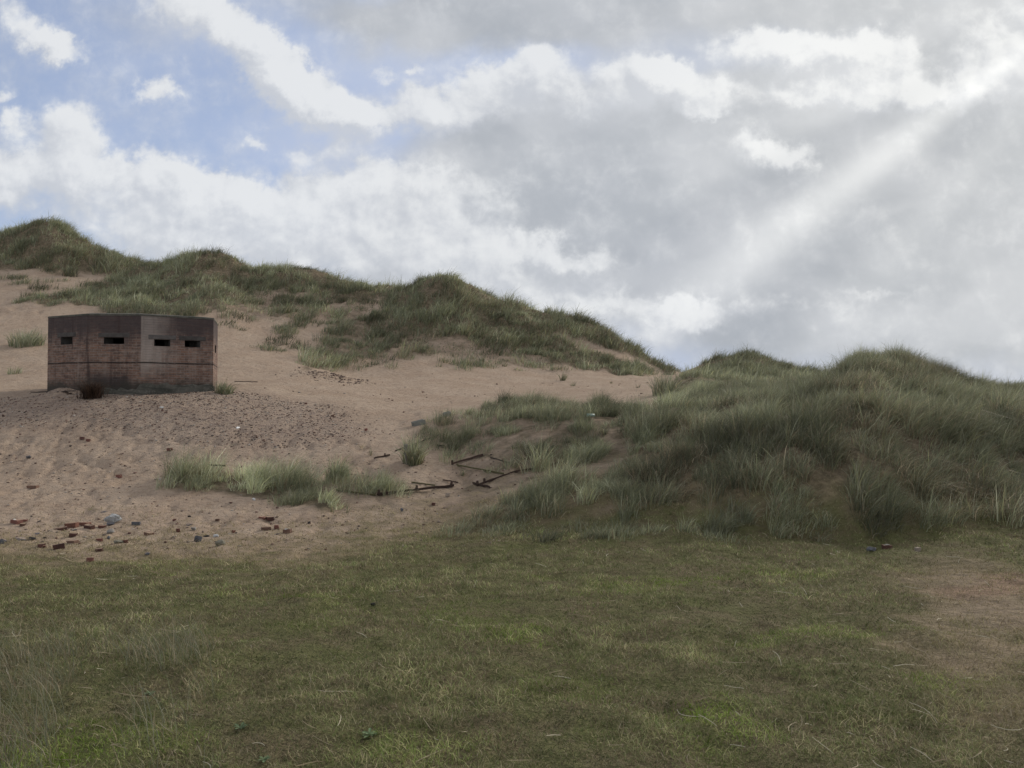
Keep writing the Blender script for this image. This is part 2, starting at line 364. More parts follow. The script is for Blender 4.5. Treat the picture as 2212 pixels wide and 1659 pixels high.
def mottled(name, a, bb, dark, scale=14, bd=.006, rough=.9, dust=False):
    m, t, b, out = new_mat(name)
    P = t.n('ShaderNodeTexCoord').outputs['Object']
    oi = t.n('ShaderNodeObjectInfo').outputs['Random']
    P = t.vm('ADD', P, t.vm('SCALE', (7.1, 3.3, 5.7), sc=oi))
    n = t.noise(P, scale, 5, .6); n2 = t.noise(P, scale * 4, 4, .6)
    c = t.mix(t.mr(n, .3, .7), a, bb); c = t.mix(t.mr(n2, .5, .75, 0, .8), c, dark)
    hv = t.n('ShaderNodeHueSaturation'); t.put(hv.inputs['Value'], t.mr(oi, 0, 1, .75, 1.25, False)); t.put(hv.inputs['Color'], c); hv.inputs['Saturation'].default_value = .85
    c = hv.outputs[0]
    if dust:
        nz = t.n('ShaderNodeSeparateXYZ'); t.put(nz.inputs[0], t.n('ShaderNodeNewGeometry').outputs['Normal'])
        c = t.mix(t.m('MULTIPLY', t.mr(nz.outputs[2], .5, .95), t.mr(n, .35, .6, .1, .75)), c, (.36, .265, .19))
    t.put(b.inputs['Base Color'], c); b.inputs['Roughness'].default_value = rough
    bump(t, b, t.m('ADD', n, t.m('MULTIPLY', n2, .5)), bd)
    return m
M = dict(
 red=mottled('red_brick', (.14, .052, .038), (.19, .072, .05), (.075, .035, .03), dust=True),
 dark=mottled('sooty_brick', (.075, .035, .028), (.13, .055, .04), (.035, .025, .024), dust=True),
 orange=mottled('orange_brick', (.21, .08, .048), (.16, .065, .04), (.09, .045, .03), dust=True),
 brown=mottled('brown_brick', (.17, .095, .062), (.12, .065, .045), (.07, .045, .035), dust=True),
 slate=mottled('slate_stone', (.095, .1, .115), (.13, .135, .15), (.055, .058, .068), rough=.7, dust=True),
 grey=mottled('grey_stone', (.22, .21, .195), (.3, .285, .265), (.12, .115, .105), dust=True),
 pale=mottled('pale_concrete', (.46, .47, .47), (.58, .585, .58), (.3, .31, .31), bd=.012),
 tan=mottled('tan_stone', (.26, .21, .165), (.33, .27, .21), (.14, .11, .09)),
 olive=mottled('olive_stone', (.15, .14, .1), (.2, .185, .14), (.08, .075, .06)),
 black=mottled('black_stone', (.03, .028, .027), (.05, .045, .042), (.018, .017, .017)),
 mortar=mottled('lime_mortar', (.42, .39, .34), (.5, .47, .42), (.3, .27, .24)),
 rust=mottled('rusty_iron', (.05, .032, .026), (.085, .05, .036), (.025, .02, .018), 20, .004),
 mossy=mottled('mossy_iron', (.11, .095, .04), (.085, .085, .035), (.05, .04, .025), 20, .004),
 wood=mottled('weathered_wood', (.16, .15, .135), (.22, .205, .18), (.08, .075, .065), 9, .004),
 darkwood=mottled('dark_wood', (.05, .04, .034), (.085, .066, .05), (.025, .02, .018), 9, .004),
 greenbox=mottled('green_grey_board', (.17, .178, .16), (.22, .225, .2), (.1, .105, .095), 9, .003),
 teal=mottled('teal_plastic', (.22, .34, .32), (.28, .4, .37), (.15, .22, .21), 8, .002, .4),
 white=mottled('white_plastic', (.68, .68, .66), (.75, .75, .74), (.5, .49, .47), 8, .004, .5),
 weed=mottled('weed_leaf', (.08, .13, .05), (.11, .17, .065), (.05, .08, .035), 20, .002, .6),
)
M_ground = ground_mat(); M_blade = blade_mat('marram_blade', .45); M_lawn = blade_mat('turf_blade', .25, .8)

# ------------------------------------------------------------------ the ground, one sheet to the horizon
idx = np.arange(NU * len(S)).reshape(NU, len(S))
q = np.stack([idx[:-1, :-1], idx[1:, :-1], idx[1:, 1:], idx[:-1, 1:]], -1).reshape(-1, 4)
me = mesh_np('ground', np.stack([Xg, Yg, Zg], -1).reshape(-1, 3), q, M_ground, smooth=True)
for nm, a in (('cover', blur(covg, 2)), ('turf', lawng), ('rubble', rubs), ('path', pathg), ('bare', barepatch(Xg, Yg)), ('litter', litg)):
    at = me.attributes.new(nm, 'FLOAT', 'POINT'); at.data.foreach_set('value', np.ascontiguousarray(a, np.float32).ravel())
tag(link('ground', me), kind='structure', label='sandy dune ground with trodden sand and mossy turf at the front')

# ------------------------------------------------------------------ grass
WIND = R(15)      # heading the grass leans towards: right and a little away
def ribbons(base, h, az, lean, droop, w, fa, col, K=4):
    N = len(h); t = np.linspace(0, 1, K)[None, :]
    hor = (h * lean)[:, None] * t ** 1.7
    px = base[:, 0:1] + np.cos(az)[:, None] * hor; py = base[:, 1:2] + np.sin(az)[:, None] * hor
    pz = base[:, 2:3] + h[:, None] * (t - droop[:, None] * t ** 2.6)
    ww = w[:, None] * (1 - .92 * t ** 1.6) * .5
    sx = np.cos(fa)[:, None] * ww; sy = np.sin(fa)[:, None] * ww
    v = np.empty((N, K, 2, 3), np.float32)
    v[:, :, 0, 0] = px - sx; v[:, :, 1, 0] = px + sx; v[:, :, 0, 1] = py - sy; v[:, :, 1, 1] = py + sy; v[:, :, 0, 2] = pz; v[:, :, 1, 2] = pz
    i = np.arange(N * K * 2).reshape(N, K, 2)
    qd = np.stack([i[:, :-1, 0], i[:, :-1, 1], i[:, 1:, 1], i[:, 1:, 0]], -1).reshape(-1, 4)
    c = np.repeat(col, K * 2, 0)
    return v.reshape(-1, 3), qd, c
GREENS = np.array([(.175, .19, .115), (.2, .215, .14), (.245, .255, .18), (.145, .165, .105), (.235, .235, .13), (.28, .285, .21)])
STRAW = np.array([(.36, .3, .2), (.3, .245, .165), (.44, .38, .28), (.22, .17, .115)])
def palette(N, straw=.2, tone=None):
    g = GREENS[rng.integers(0, len(GREENS), N)]; s_ = STRAW[rng.integers(0, len(STRAW), N)]
    if tone is not None: g = g * tone
    c = np.where((rng.random(N) < straw)[:, None], s_, g)
    return c * rng.uniform(.75, 1.25, (N, 1))
def tussocks(tx, ty, tz, rad, hgt, nb, wid, straw=.2, tone=None, lean=.45, wind=.35, K=4):
    """blades of many tussocks at once; arrays per tussock, nb blades each"""
    T = len(tx); N = T * nb; rep = lambda a: np.repeat(a, nb)
    r = rep(rad) * np.sqrt(rng.random(N)); a = rng.random(N) * 2 * math.pi
    ox = r * np.cos(a); oy = r * np.sin(a)
    bx = rep(tx) + ox; by = rep(ty) + oy; bz = H(bx, by) - .02
    h = rep(hgt) * rng.uniform(.55, 1.1, N) * (1 - .3 * (r / np.maximum(rep(rad), 1e-3)) ** 2)
    wd = rep(WIND + rng.normal(0, .3, T) + 1.6 * fbm(tx * .25, ty * .25, 2, 121))
    e = .4; gx = rep((base_z(tx + e, ty) - base_z(tx - e, ty)) / (2 * e)); gy = rep((base_z(tx, ty + e) - base_z(tx, ty - e)) / (2 * e))
    bold = rng.random(N) < .22
    rr = .25 + .75 * r / np.maximum(rep(rad), 1e-3)
    vx = np.cos(a) * rr * rng.uniform(.3, 1.2, N) * lean + np.cos(wd) * wind * rng.uniform(.5, 1.4, N) + rng.normal(0, 1, N) * np.where(bold, .4, .24) - .45 * np.clip(gx, -.8, .8)
    vy = np.sin(a) * rr * rng.uniform(.3, 1.2, N) * lean + np.sin(wd) * wind * rng.uniform(.5, 1.4, N) + rng.normal(0, 1, N) * np.where(bold, .4, .24) - .45 * np.clip(gy, -.8, .8)
    ln = np.hypot(vx, vy); az = np.arctan2(vy, vx)
    dr = np.clip(.12 + .35 * ln + rng.normal(0, .08, N), 0, .75)
    tn = rep(tone) if tone is not None else np.ones(N)
    st = rng.random(N) < rep(straw if hasattr(straw, '__len__') else np.full(T, straw))
    wid = wid * np.where(bold, 1.8, 1)
    col = np.where(st[:, None], STRAW[rng.integers(0, 4, N)], GREENS[rng.integers(0, 6, N)] * tn[:, None]) * rng.uniform(.65, 1.3, (N, 1)) * np.where(bold, 1.2, .95)[:, None]
    # dead blades sag
    dr = np.where(st, np.clip(dr + .2, 0, .85), dr); h = np.where(st, h * .85, h)
    return ribbons(np.stack([bx, by, bz], 1), h, az, ln, dr, wid * rng.uniform(.7, 1.3, N), rng.random(N) * math.pi, col, K)
def merge(parts):
    vs, qs, cs = [], [], []; o = 0
    for v, qd, c in parts:
        vs.append(v); qs.append(qd + o); cs.append(c); o += len(v)
    return np.concatenate(vs), np.concatenate(qs), np.concatenate(cs)
def scatter(n, x0, x1, y0, y1, fan=False):
    y = np.sqrt(rng.uniform(y0 ** 2, y1 ** 2, n)) if fan else rng.uniform(y0, y1, n)
    x = rng.uniform(x0, x1, n) * (y if fan else 1)
    return x, y
def pick(n, x0, x1, y0, y1, fan=False, patch=.9, ps=.5, low=.55):
    x, y = scatter(n, x0, x1, y0, y1, fan); z = base_z(x, y)
    d = cover(x, y, z) + patch * .35 * np.minimum(fbm(x * ps, y * ps, 3, 71) + .1, .15) * 2
    k = rng.random(n) < d * np.clip(.5 + 1.6 * (fbm(x * ps * 1.7, y * ps * 1.7, 2, 77) + .25), low, 1)
    k &= cover(x, y, z) > 0
    return x[k], y[k]
def tone_at(x, y, s, a=.3):
    return np.clip(1 + a * 2.2 * fbm(x * s, y * s, 2, 91), .55, 1.5)

# far dunes
x, y = pick(23000, -1.05, 1.0, 36, 74, True, ps=.22, low=.45)
ex = []
for (n_, u0, u1, v0, v1) in ((46, 480, 840, 640, 712), (30, 990, 1330, 738, 800), (16, 560, 700, 690, 760), (14, 680, 1000, 735, 800), (8, 0, 130, 596, 640)):
    for _ in range(n_):
        p_ = spot(random.uniform(u0, u1), random.uniform(v0, v1), 30)
        for _k in range(random.choice((1, 1, 2, 3, 5))): ex.append((p_.x + random.gauss(0, .45), p_.y + random.gauss(0, .25)))
ex = np.array(ex); nx_ = len(ex); x = np.concatenate([x, ex[:, 0]]); y = np.concatenate([y, ex[:, 1]])
T = len(x); cl = np.clip(1 + 1.5 * fbm(x * .45, y * .45, 3, 93), .45, 1.7)
cl[T - nx_:] *= .75
v, qd, c = tussocks(x, y, None, rng.uniform(.25, .6, T), rng.uniform(.42, .85, T) * cl * np.where(rng.random(T) < .12, 1.4, 1), 42, .022, np.clip(.16 + .3 * fbm(x * .2, y * .2, 2, 95), .05, .5), 1.2 * tone_at(x, y, .3, .5) * np.where(np.arange(T) >= T - nx_, .72, 1) * np.where((x > 8) & (y > 45), .68, 1), K=3)
tag(link('marram_grass', mesh_np('marram_grass', v, qd, M_blade, c)), 'green marram grass covering the far high dunes behind the pillbox', 'grass', kind='stuff')
print('far tussocks', T)
# near and middle dunes: big ragged tussocks with hollows between them
x, y = pick(10500, -.48, 1.05, 9.5, 33, True, ps=.5)
cl = fbm(x * .75, y * .75, 3, 97); k = rng.random(len(x)) < sst(-.85, -.4, cl); x, y, cl = x[k], y[k], cl[k]
T = len(x); tn = 1.17 * tone_of(x, y, base_z(x, y))
hg = rng.uniform(.42, .82, T) * np.clip(1.05 + 1.3 * cl, .45, 1.6) * np.clip(.3 + (np.hypot(x, y) - 9) * .12, .78, 1)
hg *= np.where(x < 2.5, .85, 1) * np.where(y > 17, .8, 1)
v, qd, c = tussocks(x, y, None, rng.uniform(.1, .34, T), hg, 120, .0062, np.clip(.28 + .7 * fbm(x * .45, y * .45, 2, 99), .06, .6) * np.where(tn > 1, .45, 1), tone_at(x, y, .6, .55) * tn, lean=.6)
tag(link('marram_grass', mesh_np('marram_grass', v, qd, M_blade, c)), 'long wind-blown marram grass covering the near hummock on the right and the low mounds', 'grass', kind='stuff')
print('near tussocks', T)

# short turf at the front
N = 420000
yy = 2.3 * np.exp(rng.random(N) * math.log(14.5 / 2.3)); xx = rng.uniform(-.85, .9, N) * (yy + .8)
zz = H(xx, yy); lw, pt = lawn(xx, yy, zz)
k = rng.random(N) < np.clip(lw * 1.15 - .02 + .35 * fbm(xx * 1.7, yy * 1.7, 3, 13), 0, 1) * (1 - .55 * pt)
xx, yy, zz, lw = xx[k], yy[k], zz[k], lw[k]; N = len(xx)
patch = fbm(xx * .8, yy * .8, 3, 15); moss = .5 * sst(.28, .5, fbm(xx * .42 + 5, yy * .75, 3, 19))
for (U_, V_, ru_, rv_, a_) in ((1540, 1545, 120, 42, 1), (1600, 1590, 130, 30, .8), (1110, 1375, 130, 30, .7), (1450, 1258, 130, 14, .9), (1020, 1330, 220, 40, .4), (60, 1630, 260, 70, .9), (320, 1600, 200, 60, .6), (2060, 1475, 120, 30, .7), (900, 1620, 220, 50, .5), (1250, 1480, 200, 50, .4)):
    Um, Vm = proj(xx, yy, zz); moss = np.maximum(moss, a_ * sst(1.15, .3, np.hypot((Um - U_) / ru_, (Vm - V_) / rv_) + .7 * fbm(xx * 2.5, yy * 2.5, 2, 29)))
gcol = np.array([(.15, .17, .075), (.19, .195, .095), (.24, .21, .13), (.11, .125, .055), (.31, .26, .175), (.15, .12, .078)])[rng.integers(0, 6, N)]
gcol = gcol * (1 + .65 * patch[:, None]) * (1 + .8 * fbm(xx * 3.5, yy * 3.5, 2, 17))[:, None] + moss[:, None] * np.array((.02, .075, -.03))
_, pt = lawn(xx, yy, zz); gcol = gcol * np.array((1.1, 1.16, 1.05)) * (1 - .5 * pt[:, None]) + np.array((.25, .19, .125)) * .5 * pt[:, None]; dry = (sst(1.0, .55, lw) * .75)[:, None]; gcol = gcol * (1 - dry) + np.array((.34, .28, .175)) * dry
gcol = np.clip(gcol * rng.uniform(.7, 1.3, (N, 1)), .012, 1)
dead = rng.random(N) < .09; gcol[dead] = STRAW[rng.integers(0, 4, dead.sum())] * .8
gh = rng.uniform(.018, .05, N) * (1 + .9 * patch) * np.clip(.75 + yy * .05, .8, 1.35)
gw = .0016 + .00062 * yy
v, qd, c = ribbons(np.stack([xx, yy, zz - .004], 1), gh, rng.random(N) * 6.283, rng.uniform(.3, 1.5, N), rng.uniform(.05, .6, N), gw * rng.uniform(.7, 1.4, N), rng.random(N) * 3.14, gcol, 3)
tag(link('turf', mesh_np('turf', v, qd, M_lawn, c)), 'short mossy olive turf across the foreground', 'grass', kind='stuff')

# wispy longer grass in the near left corner
N = 6500
U = rng.uniform(-260, 470, N); Y = rng.uniform(2.6, 5.6, N)
xx = (U - CU) / F * Y; k = rng.random(N) < np.clip(.75 - (xx + 3.1) * .5 + 2.2 * fbm(xx * 1.5, Y * 1.5, 2, 101), 0, 1) * (xx < -.9)
xx, Y = xx[k], Y[k]; N = len(xx)
az = rng.normal(R(160), .9, N)
cc = palette(N, .25, .85)
v, qd, c = ribbons(np.stack([xx, Y, H(xx, Y) - .01], 1), rng.uniform(.14, .46, N), az, rng.uniform(.3, 1.1, N), rng.uniform(.1, .6, N), rng.uniform(.0018, .0038, N), rng.random(N) * 3.14, cc, 6)
tag(link('wispy_grass', mesh_np('wispy_grass', v, qd, M_blade, c)), 'thin wispy long grass in the near left corner', 'grass', kind='stuff')

# dry straws lying on the turf, and sparse stalks on the sand
N = 2700
yy = 2.5 * np.exp(rng.random(N) * math.log(12.5 / 2.5)); xx = rng.uniform(-.8, .9, N) * (yy + .5)
n = fbm(xx * .6, yy * .6, 2, 111); _, pt = lawn(xx, yy, H(xx, yy)); k = rng.random(N) < .3 + 1.1 * pt + .9 * n + .25 * (xx > 1); xx, yy = xx[k], yy[k]; N = len(xx)
L = rng.uniform(.04, .2, N) * rng.uniform(.5, 1.5, N); a0 = rng.random(N) * 6.283; kur = rng.normal(0, 1.1, N); K = 6
t = np.linspace(-.5, .5, K)[None]
ang = a0[:, None] + kur[:, None] * t
dx = np.cumsum(np.cos(ang), 1) / K * L[:, None]; dy = np.cumsum(np.sin(ang), 1) / K * L[:, None]
px = xx[:, None] + dx; py = yy[:, None] + dy; pz = H(px, py) + .014 + .05 * rng.random((N, 1)) ** 3 * (t + .5)
wd = (.001 + .0003 * yy)[:, None] * (1 - np.abs(t) * .8)
v = np.stack([np.stack([px + np.sin(ang) * wd, py - np.cos(ang) * wd, pz + wd * .5], -1), np.stack([px - np.sin(ang) * wd, py + np.cos(ang) * wd, pz - wd * .5], -1)], 2).reshape(-1, 3)
i = np.arange(N * K * 2).reshape(N, K, 2); qd = np.stack([i[:, :-1, 0], i[:, :-1, 1], i[:, 1:, 1], i[:, 1:, 0]], -1).reshape(-1, 4)
sc_ = np.array([(.36, .31, .215), (.3, .25, .165), (.46, .42, .32), (.25, .2, .13)])[rng.integers(0, 4, N)]
tag(link('dry_straw', mesh_np('dry_straw', v, qd, M_lawn, np.repeat(sc_, K * 2, 0))), 'dry bleached straws lying on the turf', 'straw', kind='stuff')

# pebbles and brick crumbs on the sand below the pillbox
def pebbles(n, name, label, xs, ys, rs, keep, cols):
    ico = bmesh.new(); bmesh.ops.create_icosphere(ico, subdivisions=1, radius=1)
    iv = np.array([p.co[:] for p in ico.verts]); fq = np.array([[p.index for p in f.verts] for f in ico.faces]); ico.free()
    x, y = xs(n), ys(n); z = base_z(x, y); k = keep(x, y, z); x, y = x[k], y[k]; n = len(x)
    r = rs(n); jit = 1 + rng.normal(0, .22, (n, len(iv), 1))
    sc = np.stack([rng.uniform(.7, 1.5, n), rng.uniform(.7, 1.3, n), rng.uniform(.4, .9, n)], 1)
    v = iv[None] * jit * sc[:, None] * r[:, None, None]
    a = rng.random(n) * 6.28; ca, sa = np.cos(a)[:, None], np.sin(a)[:, None]
    v = np.stack([v[..., 0] * ca - v[..., 1] * sa, v[..., 0] * sa + v[..., 1] * ca, v[..., 2]], -1)
    v += np.stack([x, y, H(x, y) + r * .2], -1)[:, None]
    f = (fq[None] + (np.arange(n) * len(iv))[:, None, None]).reshape(-1, 3)
    cl = np.array(cols)[rng.integers(0, len(cols), n)] * rng.uniform(.7, 1.3, (n, 1))
    tag(link(name, mesh_np(name, v.reshape(-1, 3), f, M_lawn, np.repeat(cl, len(iv), 0), k=3)), label, 'rubble', kind='stuff')
PC = [(.22, .17, .14), (.3, .25, .21), (.14, .08, .065), (.12, .1, .09), (.42, .38, .34), (.27, .2, .155), (.18, .12, .095)]
pebbles(48000, 'rubble_grit', 'grit and small brick rubble spread below the pillbox', lambda n: rng.uniform(-17, -3, n), lambda n: rng.uniform(16.5, 24.5, n),
        lambda n: .006 + .026 * rng.random(n) ** 6, lambda x, y, z: (rng.random(len(x)) < .62 * rubble(x + .5 * rng.normal(0, 1, len(x)), y + .5 * rng.normal(0, 1, len(x)), z) + .06 * (y < 20)), PC)
pebbles(2600, 'pebble_litter', 'loose pebbles and brick crumbs strewn over the trodden sand', lambda n: rng.uniform(-13, 2, n), lambda n: rng.uniform(11, 18, n),
        lambda n: .006 + .022 * rng.random(n) ** 3, lambda x, y, z: cover(x, y, z) < .3, PC)
pebbles(450, 'pebble_heap', 'dark rubble pebbles on the low heap out on the sand', lambda n: -8 + rng.normal(0, .8, n), lambda n: 34.4 + rng.normal(0, .7, n),
        lambda n: .015 + .05 * rng.random(n) ** 3, lambda x, y, z: x < 99, [(.26, .2, .16), (.2, .15, .125), (.14, .1, .09), (.32, .26, .21)])
pebbles(160, 'sand_litter', 'dark crumbs scattered on the far smooth sand', lambda n: rng.uniform(-9, 7, n), lambda n: rng.uniform(24, 38, n),
        lambda n: .015 + .04 * rng.random(n) ** 3, lambda x, y, z: cover(x, y, z) < .3, PC)

# ------------------------------------------------------------------ single tufts of grass one can tell apart
TUFTS = [ # u, v of the base, height, width, blades, green tone, straw, label
 (892, 1000, 64, 50, 480, 1.35, .2, 'large rounded marram tuft growing round a grey post, ringed by rusty bars'),
 (728, 1037, 52, 54, 360, 1.35, .08, 'bright green fan-shaped grass tuft left of the tuft with the post'),
 (828, 1046, 38, 30, 150, 1.2, .1, 'small green grass tuft just behind the knobbed end of the black iron bar'),
 (1440, 856, 54, 72, 460, 1.05, .15, 'dense round marram bush at the saddle between sand and right hummock'),
 (58, 746, 36, 78, 380, 1.3, .08, 'wide light green grass bush left of the pillbox'),
 (484, 850, 27, 42, 260, 1.1, .12, 'low grass tuft growing against the right foot of the pillbox'),
 (30, 808, 20, 34, 60, 1.2, .1, 'faint thin grass patch on sand below the wide bush at far left'),
 (150, 596, 22, 36, 160, .65, .2, 'dark lone clump on the bare sand below the highest peak'),
 (400, 686, 32, 58, 260, .7, .15, 'dark grass clump rising just behind the pillbox roof'),
 (1215, 822, 20, 16, 70, .9, .2, 'upright grass tuft standing on the pale sand below the end of the middle dune'),
 (1238, 834, 14, 12, 26, .9, .3, 'thin broken tuft just right of the upright tuft on the pale sand'),
 (1041, 781, 15, 12, 40, .9, .2, 'small tuft on the sand at the foot of the middle dune peak'),
 (1090, 792, 9, 12, 22, .8, .3, 'tiny sparse tuft right of the small tuft at the middle dune foot'),
 (946, 792, 10, 18, 24, .9, .3, 'low sparse tuft on the sand slope left of the small upright tuft'),
 (1320, 828, 9, 9, 16, .9, .4, 'wispy stalks on the sand right of the thin broken tuft'),
 (1378, 838, 11, 9, 18, .9, .4, 'wispy stalks on sand left of the round saddle bush'),
 (806, 688, 22, 20, 90, .85, .2, 'single upright clump on bare slope left of the middle dune'),
 (718, 1107, 26, 12, 30, 1.0, .3, 'thin upright stalks at the near end of the left grass tongue'),
 (749, 1108, 22, 8, 20, 1.0, .35, 'slender stalks right of the thin stalks below the left grass tongue'),
 (997, 1027, 20, 12, 26, .9, .45, 'dry straw tuft standing where the long iron bars meet'),
 (1020, 980, 18, 14, 24, .9, .5, 'dry wispy stalks on the sand above the light rust bar'),
 (800, 983, 20, 12, 18, 1.0, .5, 'sparse straw stalks just behind the short broken bar'),
 (782, 968, 16, 14, 16, 1.0, .5, 'sparse straw stalks at the edge of the rubble sand'),
 (1111, 906, 22, 34, 130, .7, .3, 'dark squat tuft in front of the middle clump row'),
 (1302, 938, 18, 26, 70, .8, .35, 'small brownish tuft on the low mound left of the near hummock'),
 (1345, 917, 18, 26, 90, .65, .25, 'dark low tuft on bare sand below the right end of the clump row'),
 (1066, 935, 14, 20, 34, .9, .4, 'sparse tuft on the bare top of the low mound'),
]
for (U, V, hp, wp, nb, tone, straw, lab) in TUFTS:
    p = spot(U, V); m_ = p.y / F
    v, qd, c = tussocks(np.array([p.x]), np.array([p.y]), None, np.array([wp * m_ * .42]), np.array([hp * m_ * 1.5]), nb, max(.006, .00052 * p.y), straw, np.array([tone]), lean=.42, wind=.18)
    o = link('grass_tuft', mesh_np('grass_tuft', v - np.array(p[:]), qd, M_blade, c), loc=p)
    tag(o, lab, 'grass tuft', 'single grass tufts')

# ------------------------------------------------------------------ the pillbox
def brick_mat():
    RC2 = (Vector(foot[1]) - Vector(foot[0])).length + (Vector(foot[2]) - Vector(foot[1])).length
    m, t, b, out = new_mat('stained_brickwork')
    uv = t.n('ShaderNodeTexCoord').outputs['UV']; P = t.n('ShaderNodeTexCoord').outputs['Object']
    br = t.n('ShaderNodeTexBrick'); t.put(br.inputs['Vector'], uv)
    for k, val in (('Scale', 1.), ('Mortar Size', .007), ('Mortar Smooth', .3), ('Bias', -.1), ('Brick Width', .225), ('Row Height', .075)): br.inputs[k].default_value = val
    br.inputs['Color1'].default_value = (.215, .125, .092, 1); br.inputs['Color2'].default_value = (.125, .085, .07, 1); br.inputs['Mortar'].default_value = (.27, .235, .21, 1)
    sep = t.n('ShaderNodeSeparateXYZ'); t.put(sep.inputs[0], uv); u, vv = sep.outputs[0], sep.outputs[1]
    n1 = t.noise(uv, 1.3, 6, .6); n2 = t.noise(t.mapping(uv, scale=(1.6, .35, 1)), 2.2, 5, .6); n3 = t.noise(uv, 9, 4, .6)
    c = br.outputs['Color']
    c = t.mix(t.mr(n1, .5, .72, 0, .65), c, (.095, .06, .052))
    c = t.mix(t.mr(n3, .5, .72, 0, .6), c, (.3, .235, .2)); c = t.mix(t.mr(n3, .48, .3, 0, .65), c, (.06, .045, .042))
    cs = t.noise(t.mapping(uv, scale=(1.1, 9, 1)), 1.6, 6, .7); cl = t.noise(t.mapping(uv, scale=(4.4, 13.3, 1)), 1., 2, .5)
    c = t.mix(t.mr(cs, .5, .68, 0, .75), c, (.29, .23, .195)); c = t.mix(t.mr(cs, .47, .33, 0, .7), c, (.07, .05, .047))
    c = t.mix(t.mr(cl, .55, .75, 0, .6), c, (.06, .048, .047)); c = t.mix(t.mr(cl, .42, .25, 0, .5), c, (.27, .15, .115))
    # pale lime bloom beside the near corner of the right face
    blm = t.m('MULTIPLY', t.mr(u, RC2, RC2 + .03), t.mr(t.m('ADD', u, t.m('MULTIPLY', n1, .6)), RC2 + .6, RC2 + 1.5, 1, 0))
    blm = t.m('MULTIPLY', blm, t.m('MULTIPLY', t.mr(vv, .4, 1.0), t.mr(n2, .3, .6, .3, .8)))
    c = t.mix(blm, c, (.38, .335, .3))
    drp = t.m('MULTIPLY', t.mr(n2, .52, .7), t.m('MULTIPLY', t.mr(vv, .55, 1.), t.mr(vv, 1.9, 1.2, 0, .6)))
    c = t.mix(drp, c, (.26, .2, .175))
    # dark lichen over the upper third, thinning downwards
    top = t.mr(t.m('ADD', vv, t.m('MULTIPLY', t.m('SUBTRACT', n2, .5), 1.3)), 1.25, 2.05, 0, .84)
    top = t.m('MULTIPLY', top, t.m('SUBTRACT', 1., t.m('MULTIPLY', blm, .75)))
    c = t.mix(top, c, (.055, .045, .048))
    # rust-brown and black runs down the left faces, black damp low on the middle face
    vs_ = t.noise(t.mapping(uv, scale=(3.2, .22, 1)), 1.4, 5, .6)
    c = t.mix(t.m('MULTIPLY', t.mr(vs_, .52, .68), t.mr(u, RC2 + .05, RC2 - .1, .25, .85)), c, (.055, .038, .036))
    c = t.mix(t.m('MULTIPLY', t.mr(vs_, .47, .34), t.m('MULTIPLY', t.mr(vv, .1, .6, .2, .5), t.mr(vv, 1.5, 1.2))), c, (.27, .215, .185))
    wet = t.m('MULTIPLY', t.m('MULTIPLY', t.mr(u, RC2 - 1.7, RC2 - 1.2), t.mr(u, RC2 - .05, RC2 - .5)), t.mr(t.m('ADD', vv, t.m('MULTIPLY', t.m('SUBTRACT', n1, .5), 1.2)), .85, .4))
    c = t.mix(t.m('MULTIPLY', wet, .8), c, (.03, .027, .03))
    # a straight dark string course and damp green-black foot
    crk = t.m('MULTIPLY', t.mr(t.m('ABSOLUTE', t.m('SUBTRACT', t.m('ADD', vv, t.m('MULTIPLY', n1, .05)), .975)), .014, .03, .9, 0), t.mr(n3, .3, .5, .3, 1))
    c = t.mix(crk, c, (.02, .016, .016))
    ft = t.mr(t.m('ADD', vv, t.m('MULTIPLY', t.m('SUBTRACT', n1, .5), 1.1)), .55, .15, 0, .9)
    c = t.mix(ft, c, (.05, .047, .04))
    t.put(b.inputs['Base Color'], c); b.inputs['Roughness'].default_value = .92
    hh = t.m('ADD', t.m('MULTIPLY', br.outputs['Fac'], -1.), t.m('MULTIPLY', n3, .8)); bump(t, b, hh, .012)
    return m
def concrete_mat():
    m, t, b, out = new_mat('stained_concrete')
    P = t.n('ShaderNodeTexCoord').outputs['Object']
    n1 = t.noise(P, 2.5, 6, .65); n2 = t.noise(P, 16, 5, .6); st = t.noise(t.mapping(P, scale=(.5, .5, 6)), 2, 4, .6)
    c = t.mix(t.mr(n1, .35, .65), (.06, .06, .05), (.12, .115, .1)); c = t.mix(t.mr(n2, .5, .75, 0, .6), c, (.2, .19, .17))
    c = t.mix(t.mr(st, .5, .65, 0, .7), c, (.04, .042, .036))
    t.put(b.inputs['Base Color'], c); bump(t, b, t.m('ADD', n1, t.m('MULTIPLY', n2, .5)), .02)
    return m
M_conc = concrete_mat()
M_inner_shade = mottled('shade_dark_concrete', (.03, .028, .028), (.045, .042, .04), (.02, .019, .019), 8, .004)  # near-black for loophole linings and inner walls: interior shade put into the colour
M_lint = mottled('lintel_concrete', (.07, .062, .06), (.11, .1, .094), (.04, .036, .036), 6, .004)
ZB, ZT = 1.2, zat(682, 23.0); ZREF = zat(852, 23.0)
foot = [((102 - CU) / F * 23.7, 23.7), ((186 - CU) / F * 22.9, 22.9), ((302 - CU) / F * 23.0, 23.0), ((460 - CU) / F * 24.1, 24.1), (-9.98, 26.05), (-11.6, 27.3), (-13.7, 27.1), (-15.2, 25.8)]
cen = Vector((sum(p[0] for p in foot) / 8, sum(p[1] for p in foot) / 8))
M_brick = brick_mat()
inner = [tuple(cen + (Vector(p) - cen) * .84) for p in foot]
pill = bpy.data.objects.new('pillbox', None); C.objects.link(pill); pill.location = (cen.x, cen.y, ZREF)
tag(pill, 'weathered brick pillbox with narrow loopholes standing on the sand below the dunes', 'pillbox')
O3 = Vector((cen.x, cen.y, ZREF))
